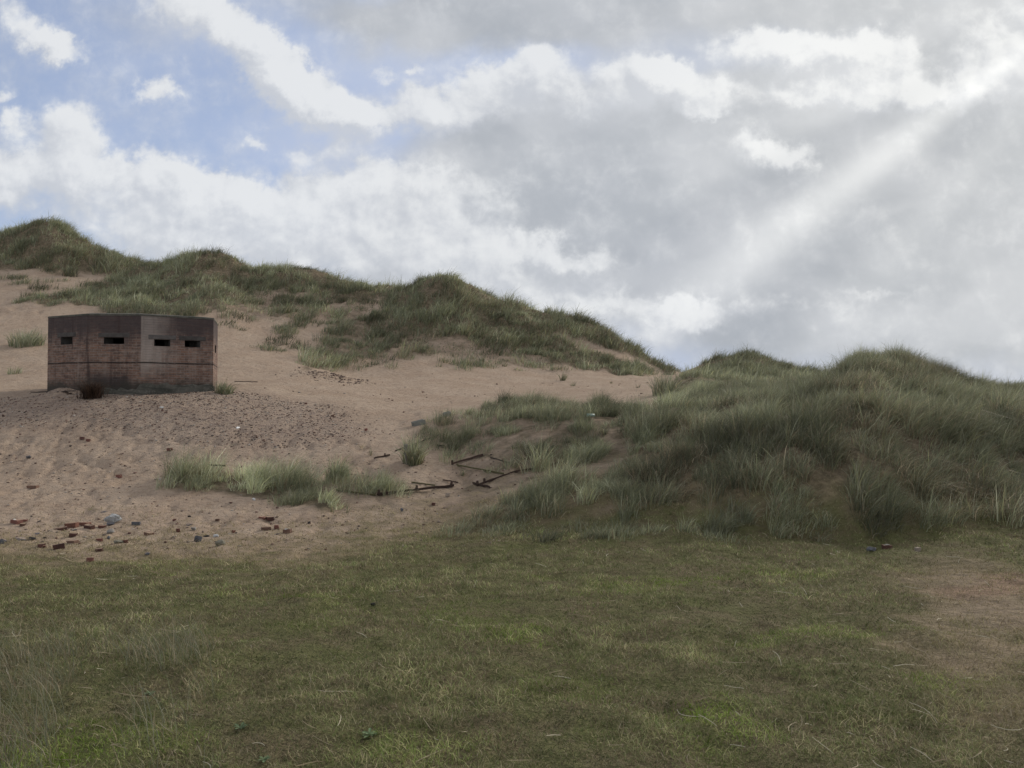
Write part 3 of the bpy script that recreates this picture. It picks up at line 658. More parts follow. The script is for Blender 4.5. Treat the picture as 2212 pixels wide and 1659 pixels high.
def hole(i, U0, U1, V0, V1):
    """loophole in wall face i, from its outline in the reference"""
    a, b_ = Vector(foot[i]), Vector(foot[(i + 1) % 8]); r = []
    for U in (U0, U1):
        k = (U - CU) / F      # x = k*y on the line a + s(b-a)
        s_ = (k * a.y - a.x) / ((b_.x - a.x) - k * (b_.y - a.y)); r.append(s_)
    ym = (a + (b_ - a) * (r[0] + r[1]) / 2).y
    return (r[0], r[1], zat(V1, ym), zat(V0, ym))
holes = {0: [hole(0, 130, 155, 728, 744)], 1: [hole(1, 223, 267, 729, 743)], 2: [hole(2, 332, 367, 733.5, 748), hole(2, 398, 432, 736, 750)],
         3: [(.35, .62, 3.25, 3.5)], 7: [(.35, .65, 3.25, 3.5)]}
wb = bmesh.new(); uvl = wb.loops.layers.uv.new('UVMap'); nb_ = bmesh.new()
def quad(bm, pts, uvs=None):
    f = bm.faces.new([bm.verts.new(Vector(p) - O3) for p in pts])
    if uvs:
        for l, w in zip(f.loops, uvs): l[uvl].uv = w
run = 0
lining = []
for i in range(8):
    a, b_ = Vector(foot[i]), Vector(foot[(i + 1) % 8]); ia, ib = Vector(inner[i]), Vector(inner[(i + 1) % 8]); L_ = (b_ - a).length
    hs = holes.get(i, [])
    us = sorted({0, 1, *[h[0] for h in hs], *[h[1] for h in hs]}); 
    zs = sorted({ZB, ZT - .0, *[h[2] for h in hs], *[h[3] for h in hs]})
    for p in range(len(us) - 1):
        for r_ in range(len(zs) - 1):
            um, zm = (us[p] + us[p + 1]) / 2, (zs[r_] + zs[r_ + 1]) / 2
            if any(h[0] < um < h[1] and h[2] < zm < h[3] for h in hs): continue
            A, B = a.lerp(b_, us[p]), a.lerp(b_, us[p + 1]); z0, z1 = zs[r_], zs[r_ + 1]
            uvq = [(run + us[p] * L_, z0 - ZREF), (run + us[p + 1] * L_, z0 - ZREF), (run + us[p + 1] * L_, z1 - ZREF), (run + us[p] * L_, z1 - ZREF)]
            quad(wb, [(A.x, A.y, z0), (B.x, B.y, z0), (B.x, B.y, z1), (A.x, A.y, z1)], uvq)
            A, B = ia.lerp(ib, us[p]), ia.lerp(ib, us[p + 1])
            quad(nb_, [(B.x, B.y, z0), (A.x, A.y, z0), (A.x, A.y, z1), (B.x, B.y, z1)])
    for h in hs: lining.append((i, h))
    run += L_
bm_obj('wall', wb, M_brick, pill); bm_obj('inner_wall', nb_, M_inner_shade, pill)
# roof slab: closes the walls, its top a few centimetres proud
rb = bmesh.new()
def ring(bm, poly, z): return [bm.verts.new(Vector((p[0], p[1], z)) - O3) for p in poly]
lip = [tuple(cen + (Vector(p) - cen) * 1.004) for p in foot]
lo, hi, hi2 = ring(rb, lip, ZT - .001), ring(rb, lip, ZT + .05), ring(rb, [tuple(cen + (Vector(p) - cen) * .9) for p in foot], ZT + .09)
rb.faces.new(lo[::-1]); rb.faces.new(hi2)
for k in range(8):
    rb.faces.new([lo[k], lo[(k + 1) % 8], hi[(k + 1) % 8], hi[k]]); rb.faces.new([hi[k], hi[(k + 1) % 8], hi2[(k + 1) % 8], hi2[k]])
bm_obj('roof', rb, M_conc, pill)
# loopholes: stepped concrete reveals through the wall thickness, a lintel over each
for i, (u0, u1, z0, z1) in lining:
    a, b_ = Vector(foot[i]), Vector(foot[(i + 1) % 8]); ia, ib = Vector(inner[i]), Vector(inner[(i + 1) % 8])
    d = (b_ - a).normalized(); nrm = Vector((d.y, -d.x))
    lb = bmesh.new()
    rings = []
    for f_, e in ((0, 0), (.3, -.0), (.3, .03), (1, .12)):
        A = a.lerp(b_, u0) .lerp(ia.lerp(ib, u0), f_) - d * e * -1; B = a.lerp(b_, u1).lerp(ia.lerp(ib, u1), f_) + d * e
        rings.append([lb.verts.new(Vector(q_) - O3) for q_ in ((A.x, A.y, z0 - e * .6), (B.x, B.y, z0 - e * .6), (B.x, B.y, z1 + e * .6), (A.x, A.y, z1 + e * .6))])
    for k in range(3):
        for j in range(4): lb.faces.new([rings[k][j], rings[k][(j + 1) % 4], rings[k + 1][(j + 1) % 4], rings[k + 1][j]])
    bm_obj('loophole', lb, M_inner_shade, pill)
    if i in (0, 1, 2):
        L_ = (b_ - a).length; w = (u1 - u0) * L_ * .5 + .16; mid = a.lerp(b_, (u0 + u1) / 2)
        tb = bmesh.new(); bmesh.ops.create_cube(tb, size=1)
        bmesh.ops.scale(tb, vec=(w * 2, .05, .13), verts=tb.verts); bmesh.ops.bevel(tb, geom=tb.edges[:], offset=.012, segments=1, affect='EDGES')
        bm_obj('lintel', tb, M_lint, pill, Vector((mid.x + nrm.x * -.012, mid.y + nrm.y * -.012, z1 + .067)) - O3, (0, 0, math.atan2(d.y, d.x)))
# rough concrete footing showing along the front
fb = bmesh.new()
op = [tuple(cen + (Vector(p) - cen) * 1.022) for p in foot]; tp = [tuple(cen + (Vector(p) - cen) * 1.004) for p in foot]
segs = []
for k in (1, 2, 3):
    pass
n_ = 14; low, top_ = [], []
for k in (1, 2):
    for j in range(n_ + (k == 2)):
        f_ = j / n_; A = Vector(op[k]).lerp(Vector(op[k + 1]), f_)
        zt = ZREF + (.30 if k == 2 else .16) + .05 * random.uniform(-1, 1)
        low.append((A.x + random.uniform(-.015, .015), A.y + random.uniform(-.03, .01), ZB)); top_.append((A.x, A.y, zt))
ov = [fb.verts.new(Vector(p) - O3) for p in low]; tv = [fb.verts.new(Vector(p) - O3) for p in top_]
iv_ = [fb.verts.new(Vector((cen.x + (p[0] - cen.x) * .975, cen.y + (p[1] - cen.y) * .975, p[2] + .02)) - O3) for p in top_]
for j in range(len(ov) - 1):
    fb.faces.new([ov[j], ov[j + 1], tv[j + 1], tv[j]]); fb.faces.new([tv[j], tv[j + 1], iv_[j + 1], iv_[j]])
bm_obj('footing', fb, M_conc, pill)

# ------------------------------------------------------------------ bricks, stones and scraps
def rock(nm, size, mat, flat=1., seed=0, npt=16):
    r_ = random.Random(seed); bm = bmesh.new()
    for _ in range(npt):
        v = Vector((r_.gauss(0, 1), r_.gauss(0, 1), r_.gauss(0, 1))).normalized()
        bm.verts.new((v.x * size[0] * .5 * r_.uniform(.85, 1.1), v.y * size[1] * .5 * r_.uniform(.85, 1.1), v.z * size[2] * .5 * r_.uniform(.85, 1.1)))
    res = bmesh.ops.convex_hull(bm, input=bm.verts); 
    bmesh.ops.delete(bm, geom=[g for g in res['geom_interior'] if isinstance(g, bmesh.types.BMVert)], context='VERTS')
    bmesh.ops.bevel(bm, geom=bm.edges[:], offset=min(size) * .04, segments=1, affect='EDGES')
    return bm
def brick_bm(size, broken, seed):
    r_ = random.Random(seed); bm = bmesh.new(); bmesh.ops.create_cube(bm, size=1)
    bmesh.ops.scale(bm, vec=size, verts=bm.verts)
    bmesh.ops.subdivide_edges(bm, edges=bm.edges[:], cuts=3, use_grid_fill=True)
    for v in bm.verts:
        q = .5 if (abs(v.co.x) > size[0] * .49) + (abs(v.co.y) > size[1] * .49) + (abs(v.co.z) > size[2] * .49) > 1 else .15
        v.co -= v.co * q * r_.uniform(0, .14)
        if broken and v.co.x > size[0] * .3: v.co.x -= size[0] * r_.uniform(0, .3) * (1 if v.co.x > size[0] * .4 else .4)
    return bm
ITEMS = [ # u, v, width, height (reference units), shape, material, label
 (36, 1131, 24, 10, 'brick', 'red', 'brick with pale mortar on top at left end of the strewn bricks', 'mortar'),
 (55, 1127, 9, 5, 'half', 'red', 'small dark red fragment behind the mortar-topped brick'),
 (50, 1136, 12, 6, 'half', 'brown', 'brown fragment just in front of the mortar-topped brick'),
 (155, 1139, 25, 12, 'brick', 'orange', 'orange-red brick lying on its side beyond a dark flat brick'),
 (131, 1146, 25, 7, 'brick', 'dark', 'dark flat brick just in front of the orange-red brick'),
 (183, 1135, 24, 8, 'brick', 'orange', 'orange-brown brick with a dark brick leaning against it'),
 (193, 1141, 20, 9, 'brick', 'dark', 'purple-brown brick leaning against the orange-brown brick'),
 (221, 1140, 15, 6, 'half', 'red', 'red-brown half brick just left of the pale concrete lump'),
 (160, 1146, 14, 5, 'stone', 'grey', 'flat grey stone in front of the orange-red brick'),
 (159, 1159, 16, 9, 'half', 'dark', 'dark brown half brick below the flat grey stone'),
 (157, 1173, 21, 7, 'brick', 'brown', 'flat brown brick behind the chunky dark brick pair'),
 (91, 1182, 15, 9, 'half', 'dark', 'dark red-brown half brick left of the chunkiest dark brick'),
 (127, 1185, 22, 12, 'brick', 'dark', 'chunkiest dark brick at the turf edge'),
 (215, 1169, 13, 7, 'half', 'red', 'red-brown half brick beside a small grey stone'),
 (235, 1166, 8, 9, 'stone', 'slate', 'small upright grey stone right of a red-brown half brick'),
 (240, 1152, 20, 11, 'stone', 'grey', 'tan-grey stone lump in front of the pale concrete lump'),
 (256, 1173, 23, 8, 'stone', 'olive', 'pale greenish stone touching a red fragment'),
 (272, 1173, 11, 8, 'half', 'red', 'red fragment touching the pale greenish stone'),
 (215, 1191, 16, 8, 'half', 'dark', 'dark red-brown half brick alone on the turf edge'),
 (195, 1213, 15, 10, 'half', 'red', 'red triangular brick piece nearest the camera on the left turf'),
 (322, 1156, 20, 8, 'brick', 'brown', 'grey-brown brick midway between the pale lump and the dark upright slate'),
 (294, 1134, 17, 8, 'brick', 'slate', 'slate-blue block right of the pale concrete lump'),
 (377, 1125, 8, 5, 'half', 'red', 'small red-brown piece left of a small black stone'),
 (409, 1117, 8, 5, 'stone', 'black', 'small black stone at the back of the strewn bricks'),
 (385, 1149, 8, 9, 'half', 'red', 'small red brick piece standing on end'),
 (409, 1135, 18, 7, 'slate', 'slate', 'flat dark slate behind a grey block'),
 (418, 1146, 12, 10, 'stone', 'grey', 'grey block just in front of the flat dark slate'),
 (428, 1170, 18, 18, 'stone', 'slate', 'dark pointed slate standing upright at the turf edge'),
 (446, 1160, 14, 7, 'slate', 'black', 'dark slate lying right of the pointed upright slate'),
 (467, 1160, 15, 7, 'stone', 'pale', 'pale flat stone behind the grey triangular stone'),
 (476, 1178, 25, 13, 'stone', 'olive', 'grey triangular stone half sunk in the turf'),
 (470, 1125, 9, 5, 'half', 'brown', 'light brown chip right of the small black stone'),
 (505, 1150, 8, 6, 'half', 'orange', 'small orange-brown chip between the slates and the right brick cluster'),
 (567, 1120, 15, 5, 'brick', 'red', 'thin red tile piece at the back of the right brick cluster'),
 (585, 1124, 18, 8, 'half', 'dark', 'dark brick beside the thin red tile piece'),
 (575, 1145, 20, 8, 'brick', 'brown', 'brown brick at the front of the right brick cluster'),
 (598, 1142, 10, 10, 'half', 'red', 'red brick piece tilted on its corner in the right cluster'),
 (621, 1151, 17, 10, 'brick', 'brown', 'brown block at the right end of the right brick cluster', 'mortar'),
 (668, 1133, 7, 7, 'stone', 'black', 'small dark upright stone right of the right brick cluster'),
 (319, 1199, 14, 7, 'stone', 'slate', 'slate-grey stone on the turf in front of the grey-brown brick'),
 (44, 1166, 24, 8, 'slate', 'slate', 'slate-blue flat stone beside a tilted black slate'),
 (69, 1165, 19, 7, 'slate', 'black', 'tilted black slate right of the slate-blue flat stone'),
 (81, 1154, 14, 6, 'slate', 'slate', 'thin slate lying behind the tilted black slate'),
 (6, 1174, 20, 11, 'stone', 'slate', 'slate stone cut off by the left edge of the photo'),
 (224, 1107, 15, 5, 'slate', 'slate', 'thin slate behind the pale concrete lump'),
 (258, 1032, 13, 8, 'half', 'red', 'red triangular brick piece alone in the middle of the trodden sand'),
 (71, 1056, 21, 9, 'brick', 'brown', 'worn grey-brown brick alone on the sand at left'),
 (63, 990, 14, 7, 'stone', 'slate', 'slate-grey stone on the sand below the left end of the rubble'),
 (191, 954, 9, 6, 'half', 'red', 'red brick piece beside a darker piece below the pillbox'),
 (178, 949, 10, 6, 'half', 'dark', 'dark brick piece left of the red piece below the pillbox'),
 (367, 974, 12, 7, 'half', 'red', 'dark red half brick on the lower edge of the rubble slope'),
 (548, 1081, 8, 6, 'stone', 'pale', 'small pale stone below the left grass tongue'),
 (791, 930, 7, 6, 'half', 'red', 'red brick piece at the right tip of the rubble slope'),
 (937, 1091, 9, 7, 'half', 'dark', 'dark brick piece on the sand right of the mossy turf under the iron bar'),
 (967, 1073, 12, 10, 'stone', 'tan', 'tan stone with a dark hollow below the long iron bars'),
 (868, 1105, 8, 9, 'stone', 'slate', 'purple-grey stone standing on the sand below the iron bars'),
 (668, 1131, 5, 5, 'half', 'dark', 'tiny dark chip beside the small dark upright stone'),
 (719, 900, 8, 5, 'half', 'brown', 'brown half brick near the upper right rim of the rubble slope'),
 (661, 873, 6, 4, 'half', 'dark', 'dark chip on the upper rim of the rubble slope'),
 (513, 925, 14, 5, 'slate', 'white', 'small white slab shining on the rubble slope'),
 (349, 881, 12, 3.5, 'slate', 'pale', 'pale flat scrap just below the right wall of the pillbox'),
 (1882, 1190, 25, 12, 'stone', 'slate', 'blue-grey boulder at the foot of the near hummock'),
 (1916, 1187, 19, 12, 'brick', 'dark', 'dark brick with pale edge beside the blue-grey boulder', 'mortar'),
 (1983, 1190, 13, 9, 'half', 'tan', 'small pale-topped stone block right of the dark brick under the hummock'),
 (806, 1309, 13, 8, 'stone', 'black', 'black lump lying alone on the open turf'),
]
for k, it in enumerate(ITEMS):
    U, V, wp, hp, shp, mt, lab = it[:7]; p = spot(U, V + .0); m_ = p.y / F; w, h = wp * m_, hp * m_
    if shp in ('brick', 'half'):
        bm = brick_bm((w, max(min(w * .6, .11), .04), h * .95), shp == 'half', k); nm = 'brick'; cat = 'brick'
    elif shp == 'slate': bm = rock('slate', (w, w * .7, max(h * .6, .02)), None, seed=k); nm = 'slate'; cat = 'slate'
    else: bm = rock('stone', (w, w * .8, h * 1.25), None, seed=k, npt=18); nm = 'stone'; cat = 'stone'
    zoff = h * (.34 if nm != 'slate' else .26)
    o = bm_obj(nm, bm, M[mt], None, p + Vector((0, 0, zoff)), (random.uniform(-.12, .12), random.uniform(-.14, .14), random.uniform(-.55, .55)))
    if nm == 'slate': o.rotation_euler[0] = .35
    tag(o, lab, cat, {'brick': 'bricks strewn on the sand', 'slate': 'slates strewn on the sand', 'stone': 'stones strewn on the sand'}[nm])
    if len(it) > 7:
        mb = rock('mortar', (w * .8, .08, h * .35), None, seed=k + 90); bm_obj('mortar', mb, M['mortar'], o, (-w * .05, -.01, h * .48))
# pale concrete lump with a slab below
p = spot(243, 1131); m_ = p.y / F
lump = bm_obj('concrete_lump', rock('c', (34 * m_, 24 * m_, 20 * m_), None, seed=501, npt=26), M['pale'], None, p + Vector((0, 0, 11 * m_)), (.1, .12, .3))
bmm = bmesh.new(); bmm.from_mesh(lump.data); bmesh.ops.subdivide_edges(bmm, edges=bmm.edges[:], cuts=2)
for v_ in bmm.verts: v_.co *= 1 + .12 * random.uniform(-1, 1)
bmm.to_mesh(lump.data); bmm.free()
tag(lump, 'pale crumbling concrete lump among the strewn bricks', 'rubble')
sl = bm_obj('stone_chunk', rock('c', (18 * m_, 14 * m_, 10 * m_), None, seed=77), M['slate'], lump, (-2 * m_, -9 * m_, -9 * m_))

# ------------------------------------------------------------------ iron bars, planks, boards
def bar(U0, V0, U1, V1, wid, mat, label, name='iron_bar', cat='iron bar', group='rusty iron bars on the sand', lift=.03, knobs=(), flat=False):
    a = spot(U0, V0); b_ = spot(U1, V1); d = b_ - a; L_ = d.length
    bm = bmesh.new(); n = 8; t = wid
    # angle-iron section (or a plank), bent a little along its length
    sec = [(-t / 2, 0), (t / 2, 0), (t / 2, t * .16), (-t / 2 + t * .16, t * .16), (-t / 2 + t * .16, t * .8), (-t / 2, t * .8)] if not flat else [(-t / 2, 0), (t / 2, 0), (t / 2, t * .22), (-t / 2, t * .22)]
    rr = random.Random(int(U0 * 7 + V0)); rows = []
    for k in range(n + 1):
        f_ = k / n; ox = rr.gauss(0, .06) * t; oz = rr.gauss(0, .05) * t
        rows.append([bm.verts.new((L_ * f_, s_[0] + ox, s_[1] + oz)) for s_ in sec])
    for k in range(n):
        for j in range(len(sec)):
            bm.faces.new([rows[k][j], rows[k][(j + 1) % len(sec)], rows[k + 1][(j + 1) % len(sec)], rows[k + 1][j]])
    bm.faces.new(rows[0][::-1]); bm.faces.new(rows[-1])
    bmesh.ops.recalc_face_normals(bm, faces=bm.faces[:])
    o = bm_obj(name, bm, M[mat], None, a + Vector((0, 0, lift - .02)), (0, -math.asin(max(-1, min(1, d.z / L_))), math.atan2(d.y, d.x)))
    tag(o, label, cat, group)
    for f_ in knobs:
        kb = bmesh.new(); bmesh.ops.create_cone(kb, cap_ends=True, segments=8, radius1=t * .55, radius2=t * .45, depth=t * 1.9)
        bmesh.ops.bevel(kb, geom=kb.edges[:], offset=t * .1, segments=1, affect='EDGES')
        bm_obj('bracket', kb, M[mat], o, (L_ * f_, 0, t * .9), (0, .2, 0))
    return o
bar(816, 1071, 980, 1052, .058, 'rust', 'long black rusty bar with knobbed ends lying along the near side of the frame', knobs=(.015, .5, .97))
bar(1030, 1051, 1116, 1021, .055, 'rust', 'rusty bar running up right from the end of the long black bar', knobs=(.03, .2))
bar(1116, 1021, 1165, 1014, .05, 'rust', 'rusty bar end disappearing under the grass of the low mound', knobs=(.95,))
bar(977, 1005, 1044, 985, .055, 'rust', 'light rust bar sloping up from the left corner of the frame', knobs=(.02,))
bar(988, 1007, 1090, 1026, .04, 'mossy', 'thin mossy bar crossing from the light rust bar to the long bars')
bar(1060, 990, 1102, 1003, .04, 'darkwood', 'short dark bar behind the thin mossy bar')
bar(727, 1061, 812, 1073, .045, 'mossy', 'mossy bar half sunk in turf left of the knobbed end')
bar(889, 1044, 940, 1051, .035, 'mossy', 'thin rod behind the middle of the long black bar')
bar(957, 1039, 990, 1045, .03, 'rust', 'short thin rod between the long black bar and the dry straw tuft')
bar(1022, 1046, 1060, 1055, .05, 'rust', 'stubby bar end crossing below the joint of the long bars')
bar(853, 976, 947, 942, .035, 'darkwood', 'straight dark pole slanting behind the tuft with the post')
bar(808, 992, 842, 985, .04, 'rust', 'short broken rusty piece left of the tuft with the post', knobs=(.7,))
bar(944, 964, 962, 966, .04, 'darkwood', 'tiny dark stick right of the tuft with the post')
bar(1254, 981, 1279, 992, .05, 'darkwood', 'dark bar end poking from the grass of the low mound')
bar(451, 1024, 488, 1027, .045, 'rust', 'dark bar end sticking out of the left grass tongue', lift=.2)
bar(1411, 886, 1452, 896, .04, 'darkwood', 'thin dark log lying in the saddle above the near hummock', name='driftwood', cat='driftwood', group='planks and driftwood')
bar(70, 856, 160, 853, .12, 'darkwood', 'long dark plank lying against the left foot of the pillbox', name='plank', cat='plank', group='planks and driftwood', lift=.12, flat=True)
bar(507, 831, 556, 832, .12, 'darkwood', 'dark plank lying on the sand right of the pillbox', name='plank', cat='plank', group='planks and driftwood', lift=.13, flat=True)
# grey post in the tuft
p = spot(885, 1000)
pb = bmesh.new(); bmesh.ops.create_cone(pb, cap_ends=True, segments=10, radius1=.05, radius2=.042, depth=.62)
bmesh.ops.bevel(pb, geom=[e for e in pb.edges if abs(e.verts[0].co.z - e.verts[1].co.z) < .01], offset=.008, segments=1, affect='EDGES')
tag(bm_obj('post', pb, M['wood'], None, p + Vector((-.06, -.1, .12)), (.03, -.05, 0)), 'grey wooden post standing in the large rounded grass tuft', 'post')
# boards and scraps at the tip of the low mound
def crate(U, V, wp, hp, label):
    p = spot(U, V); m_ = p.y / F; w, h = wp * m_, hp * m_
    e = bpy.data.objects.new('broken_crate', None); C.objects.link(e); e.location = p; e.rotation_euler = (.05, -.22, .5)
    tag(e, label, 'crate', 'broken crates')
    for (nm, sz, loc) in (('side_board', (w, .025, h), (0, -w * .25, h * .45)), ('side_board', (w, .025, h), (0, w * .25, h * .45)),
                          ('end_board', (.025, w * .5 - .03, h * .9), (-w * .46, 0, h * .45)), ('end_board', (.025, w * .5 - .03, h * .9), (w * .46, 0, h * .45)), ('base_board', (w * .88, w * .5 - .03, .02), (0, 0, .03))):
        b_ = bmesh.new(); bmesh.ops.create_cube(b_, size=1); bmesh.ops.scale(b_, vec=sz, verts=b_.verts); bmesh.ops.bevel(b_, geom=b_.edges[:], offset=.004, segments=1, affect='EDGES')
        bm_obj(nm, b_, M['greenbox'], e, loc)
crate(905, 918, 27, 10, 'grey-green broken crate on the sand at the left tip of the low mound')
crate(966, 900, 16, 10, 'dark grey-green crate half hidden in grass on the mound rim')
p = spot(1275, 905, 12); m_ = p.y / F
tb = bmesh.new(); bmesh.ops.create_cone(tb, cap_ends=True, segments=12, radius1=4 * m_, radius2=3.2 * m_, depth=17 * m_); bmesh.ops.bevel(tb, geom=tb.edges[:], offset=.008, segments=2, affect='EDGES')
tag(bm_obj('plastic_bottle', tb, M['teal'], None, p + Vector((0, -.1, 8 * m_)), (0, math.pi / 2, .2), True), 'small teal plastic scrap in front of the dark clump row', 'litter')
# dead bush at the foot of the pillbox
p = spot(203, 859)
N = 800; a = rng.random(N) * 6.283
v, qd, c = ribbons(np.stack([rng.normal(0, .13, N), rng.normal(0, .1, N), np.full(N, -.03)], 1), rng.uniform(.22, .6, N), a, rng.uniform(.2, .9, N), rng.uniform(0, .25, N), np.full(N, .016), rng.random(N) * 3.14,
                   np.array([(.085, .052, .038), (.055, .038, .03), (.11, .07, .048)])[rng.integers(0, 3, N)], 5)
tag(link('dead_bush', mesh_np('dead_bush', v, qd, M_blade, c), loc=p + Vector((0, -.1, 0))), 'dark reddish dead bush in front of the left corner of the pillbox', 'bush')
# small broad-leaved weeds in the turf
def weed(U, V, r, label):
    p = spot(U, V); bm = bmesh.new(); rr = random.Random(int(U))
    for k in range(13):
        a_ = k * 2.4 + rr.uniform(-.3, .3); l = r * rr.uniform(.5, 1.05); w = l * .34; up = rr.uniform(.15, .8); pts = []
        for f_, ww in ((0, .12), (.35, .8), (.65, 1), (.9, .55), (1, .05)):
            hx = l * f_; z = l * up * f_ * (1.25 - .7 * f_) + .008
            c_, s_ = math.cos(a_), math.sin(a_)
            pts.append((bm.verts.new((c_ * hx - s_ * w * ww * .5, s_ * hx + c_ * w * ww * .5, z + .12 * w)), bm.verts.new((c_ * hx, s_ * hx, z)), bm.verts.new((c_ * hx + s_ * w * ww * .5, s_ * hx - c_ * w * ww * .5, z + .12 * w))))
        for k2 in range(4):
            for j in (0, 1): bm.faces.new([pts[k2][j], pts[k2][j + 1], pts[k2 + 1][j + 1], pts[k2 + 1][j]])
    tag(bm_obj('weed', bm, M['weed'], None, p, (0, 0, rr.random() * 6)), label, 'weed', 'broad-leaved weeds in the turf')
weed(572, 1646, .045, 'leafy green weed at the bottom edge, left of centre')
weed(798, 1592, .05, 'leafy green weed right of the bottom edge weed, farther into the turf')
weed(325, 1502, .045, 'bluish leafy weed among the wispy grass')
weed(520, 1578, .045, 'dark leafy weed between the wispy grass and the open turf')

# ------------------------------------------------------------------ sky and light
SUN_AZ, SUN_EL = R(42), R(25)
W = bpy.data.worlds.new('World'); scene.world = W; W.use_nodes = True; W.node_tree.nodes.clear()
t = NT(W.node_tree)
D = t.n('ShaderNodeTexCoord').outputs['Generated']
sp = t.n('ShaderNodeSeparateXYZ'); t.put(sp.inputs[0], D); dx, dy, dz = sp.outputs
fw = t.m('MAXIMUM', t.m('ADD', t.m('MULTIPLY', dy, cT), t.m('MULTIPLY', dz, sT)), .3)
up = t.m('SUBTRACT', t.m('MULTIPLY', dz, cT), t.m('MULTIPLY', dy, sT))
# chart of the northern sky (gnomonic), unit = 100 reference units
cx = t.m('ADD', t.m('MULTIPLY', t.m('DIVIDE', dx, fw), F / 100), CU / 100)
cy = t.m('SUBTRACT', CV / 100, t.m('MULTIPLY', t.m('DIVIDE', up, fw), F / 100))
cb = t.n('ShaderNodeCombineXYZ'); t.put(cb.inputs[0], cx); t.put(cb.inputs[1], cy); P = cb.outputs[0]
w1 = t.noise(P, .55, 5, .55, out='Color'); w2 = t.noise(P, 2.0, 6, .62, out='Color')
Pw = t.vm('ADD', P, t.vm('SCALE', t.vm('SUBTRACT', w1, (.5, .5, .5)), sc=1.3))
Pw = t.vm('ADD', Pw, t.vm('SCALE', t.vm('SUBTRACT', w2, (.5, .5, .5)), sc=.85))
Pl = t.vm('ADD', P, t.vm('SCALE', t.vm('SUBTRACT', w1, (.5, .5, .5)), sc=1.6))
def field(lst, vec):
    tot = None; v0 = vec
    for k_, (u, v, ru, rv, ang, amp) in enumerate(lst):
        if k_ % 6 == 0 and tot is not None:      # evaluate in batches, keeps the node stack small
            vec = t.vm('ADD', v0, t.vm('SCALE', (1, 1, 0), sc=t.m('MULTIPLY', tot, 1e-7)))
        q_ = t.mapping(vec, (u / 100, v / 100, 0), (0, 0, R(ang)), (ru / 100, rv / 100, 1), 'TEXTURE')
        f_ = t.mr(t.vm('LENGTH', t.vm('MULTIPLY', q_, (1, 1, 0))), 1, 0, 0, amp)
        tot = f_ if tot is None else t.m('ADD', tot, f_)
    return tot
# u, v, radii, tilt (deg, clockwise on the chart), strength
CUM = [
 (400, 10, 170, 90, 20, .95), (500, 75, 170, 80, 25, 1.0), (600, 150, 160, 90, 35, 1.1), (700, 205, 160, 90, 30, 1.1), (790, 250, 120, 60, 25, .9),
 (880, 255, 90, 45, 0, .6), (640, 200, 190, 60, 35, .4),
 (930, 225, 160, 70, 10, 1.0), (1060, 195, 160, 80, -15, 1.0), (1175, 150, 110, 85, 0, 1.1), (1020, 255, 240, 55, -10, .55),
 (1390, 165, 170, 75, 5, 1.1), (1500, 190, 150, 75, 15, 1.1), (1300, 225, 220, 70, 0, .7), (1530, 240, 110, 30, 0, .7),
 (1650, 105, 170, 75, 5, 1.1), (1800, 110, 180, 75, 0, 1.0), (1910, 125, 140, 85, 0, .9), (1740, 195, 200, 55, 0, .7), (1880, 205, 240, 65, 5, 1.0), (2040, 190, 200, 70, -10, .9), (2190, 110, 220, 150, -20, 1.0),
 (1690, 325, 150, 60, -5, .95),
 (335, 195, 100, 45, 5, .9), (30, 265, 65, 50, 0, .85), (5, 195, 60, 35, 0, .6), (830, 150, 60, 32, 0, .6), (898, 147, 40, 22, 0, .55), (560, 306, 70, 22, 0, .5),
 (40, 50, 170, 70, 40, .8), (125, 108, 120, 50, 10, .85),
 (145, 285, 110, 100, -20, 1.1), (40, 380, 280, 110, 3, 1.25), (320, 400, 300, 100, 6, 1.2), (580, 425, 320, 95, 3, 1.1), (830, 395, 260, 70, 3, .85), (360, 490, 380, 75, 3, 1.0), (720, 500, 440, 110, 0, 1.0),
 (660, 335, 110, 40, 0, .5), (760, 315, 90, 45, 0, .55), (480, 550, 420, 80, 0, .9), (1000, 570, 460, 90, 0, .75), (1200, 545, 220, 45, 10, .4), (1000, 470, 300, 120, 0, .5),
 (1450, 700, 150, 75, -25, 1.0), (1400, 655, 330, 60, 5, .7), (1900, 622, 180, 22, 0, .4), (1750, 650, 380, 34, 0, .3), (1100, 640, 330, 50, 0, .5),
]
GREY = [ # thick grey sheet spreading from the right
 (2150, 300, 1250, 460, -5, 1.2), (1500, 420, 820, 360, 0, 1.2), (1200, 330, 480, 200, 10, .6), (1900, 660, 1000, 300, 0, 1.0), (1100, 500, 520, 260, 0, .8), (2700, 300, 900, 900, 0, 1.3),
 (1250, 20, 620, 150, 0, .9), (1800, 0, 400, 120, 0, .6), (800, 30, 460, 130, 10, .6), (300, 40, 300, 110, 10, .3), (700, 600, 700, 120, 0, .5),
]
cu_f = field(CUM, Pw); gr_f = field(GREY, t.vm('ADD', Pl, t.vm('SCALE', (1, 1, 0), sc=t.m('MULTIPLY', cu_f, 1e-7))))
nA = t.noise(P, .9, 8, .55, .2); nB = t.noise(t.vm('ADD', P, (.2, -.26, 0)), .9, 8, .55, .2)
nS = t.noise(t.mapping(P, rot=(0, 0, R(20)), scale=(.6, 1.1, 1)), .5, 4, .5, .3)
core = t.m('ADD', cu_f, t.m('MULTIPLY', t.m('SUBTRACT', nA, .5), 1.25))
nC = t.noise(P, 3.2, 6, .6, .4)
core = t.m('ADD', core, t.m('MULTIPLY', t.m('SUBTRACT', nC, .5), .6))
cu2 = field(CUM, t.vm('ADD', t.vm('ADD', Pw, (.3, -.5, 0)), t.vm('SCALE', (1, 1, 0), sc=t.m('MULTIPLY', cu_f, 1e-7))))
lit = t.m('SUBTRACT', cu_f, cu2)
lm = t.mr(lit, -.12, .3)
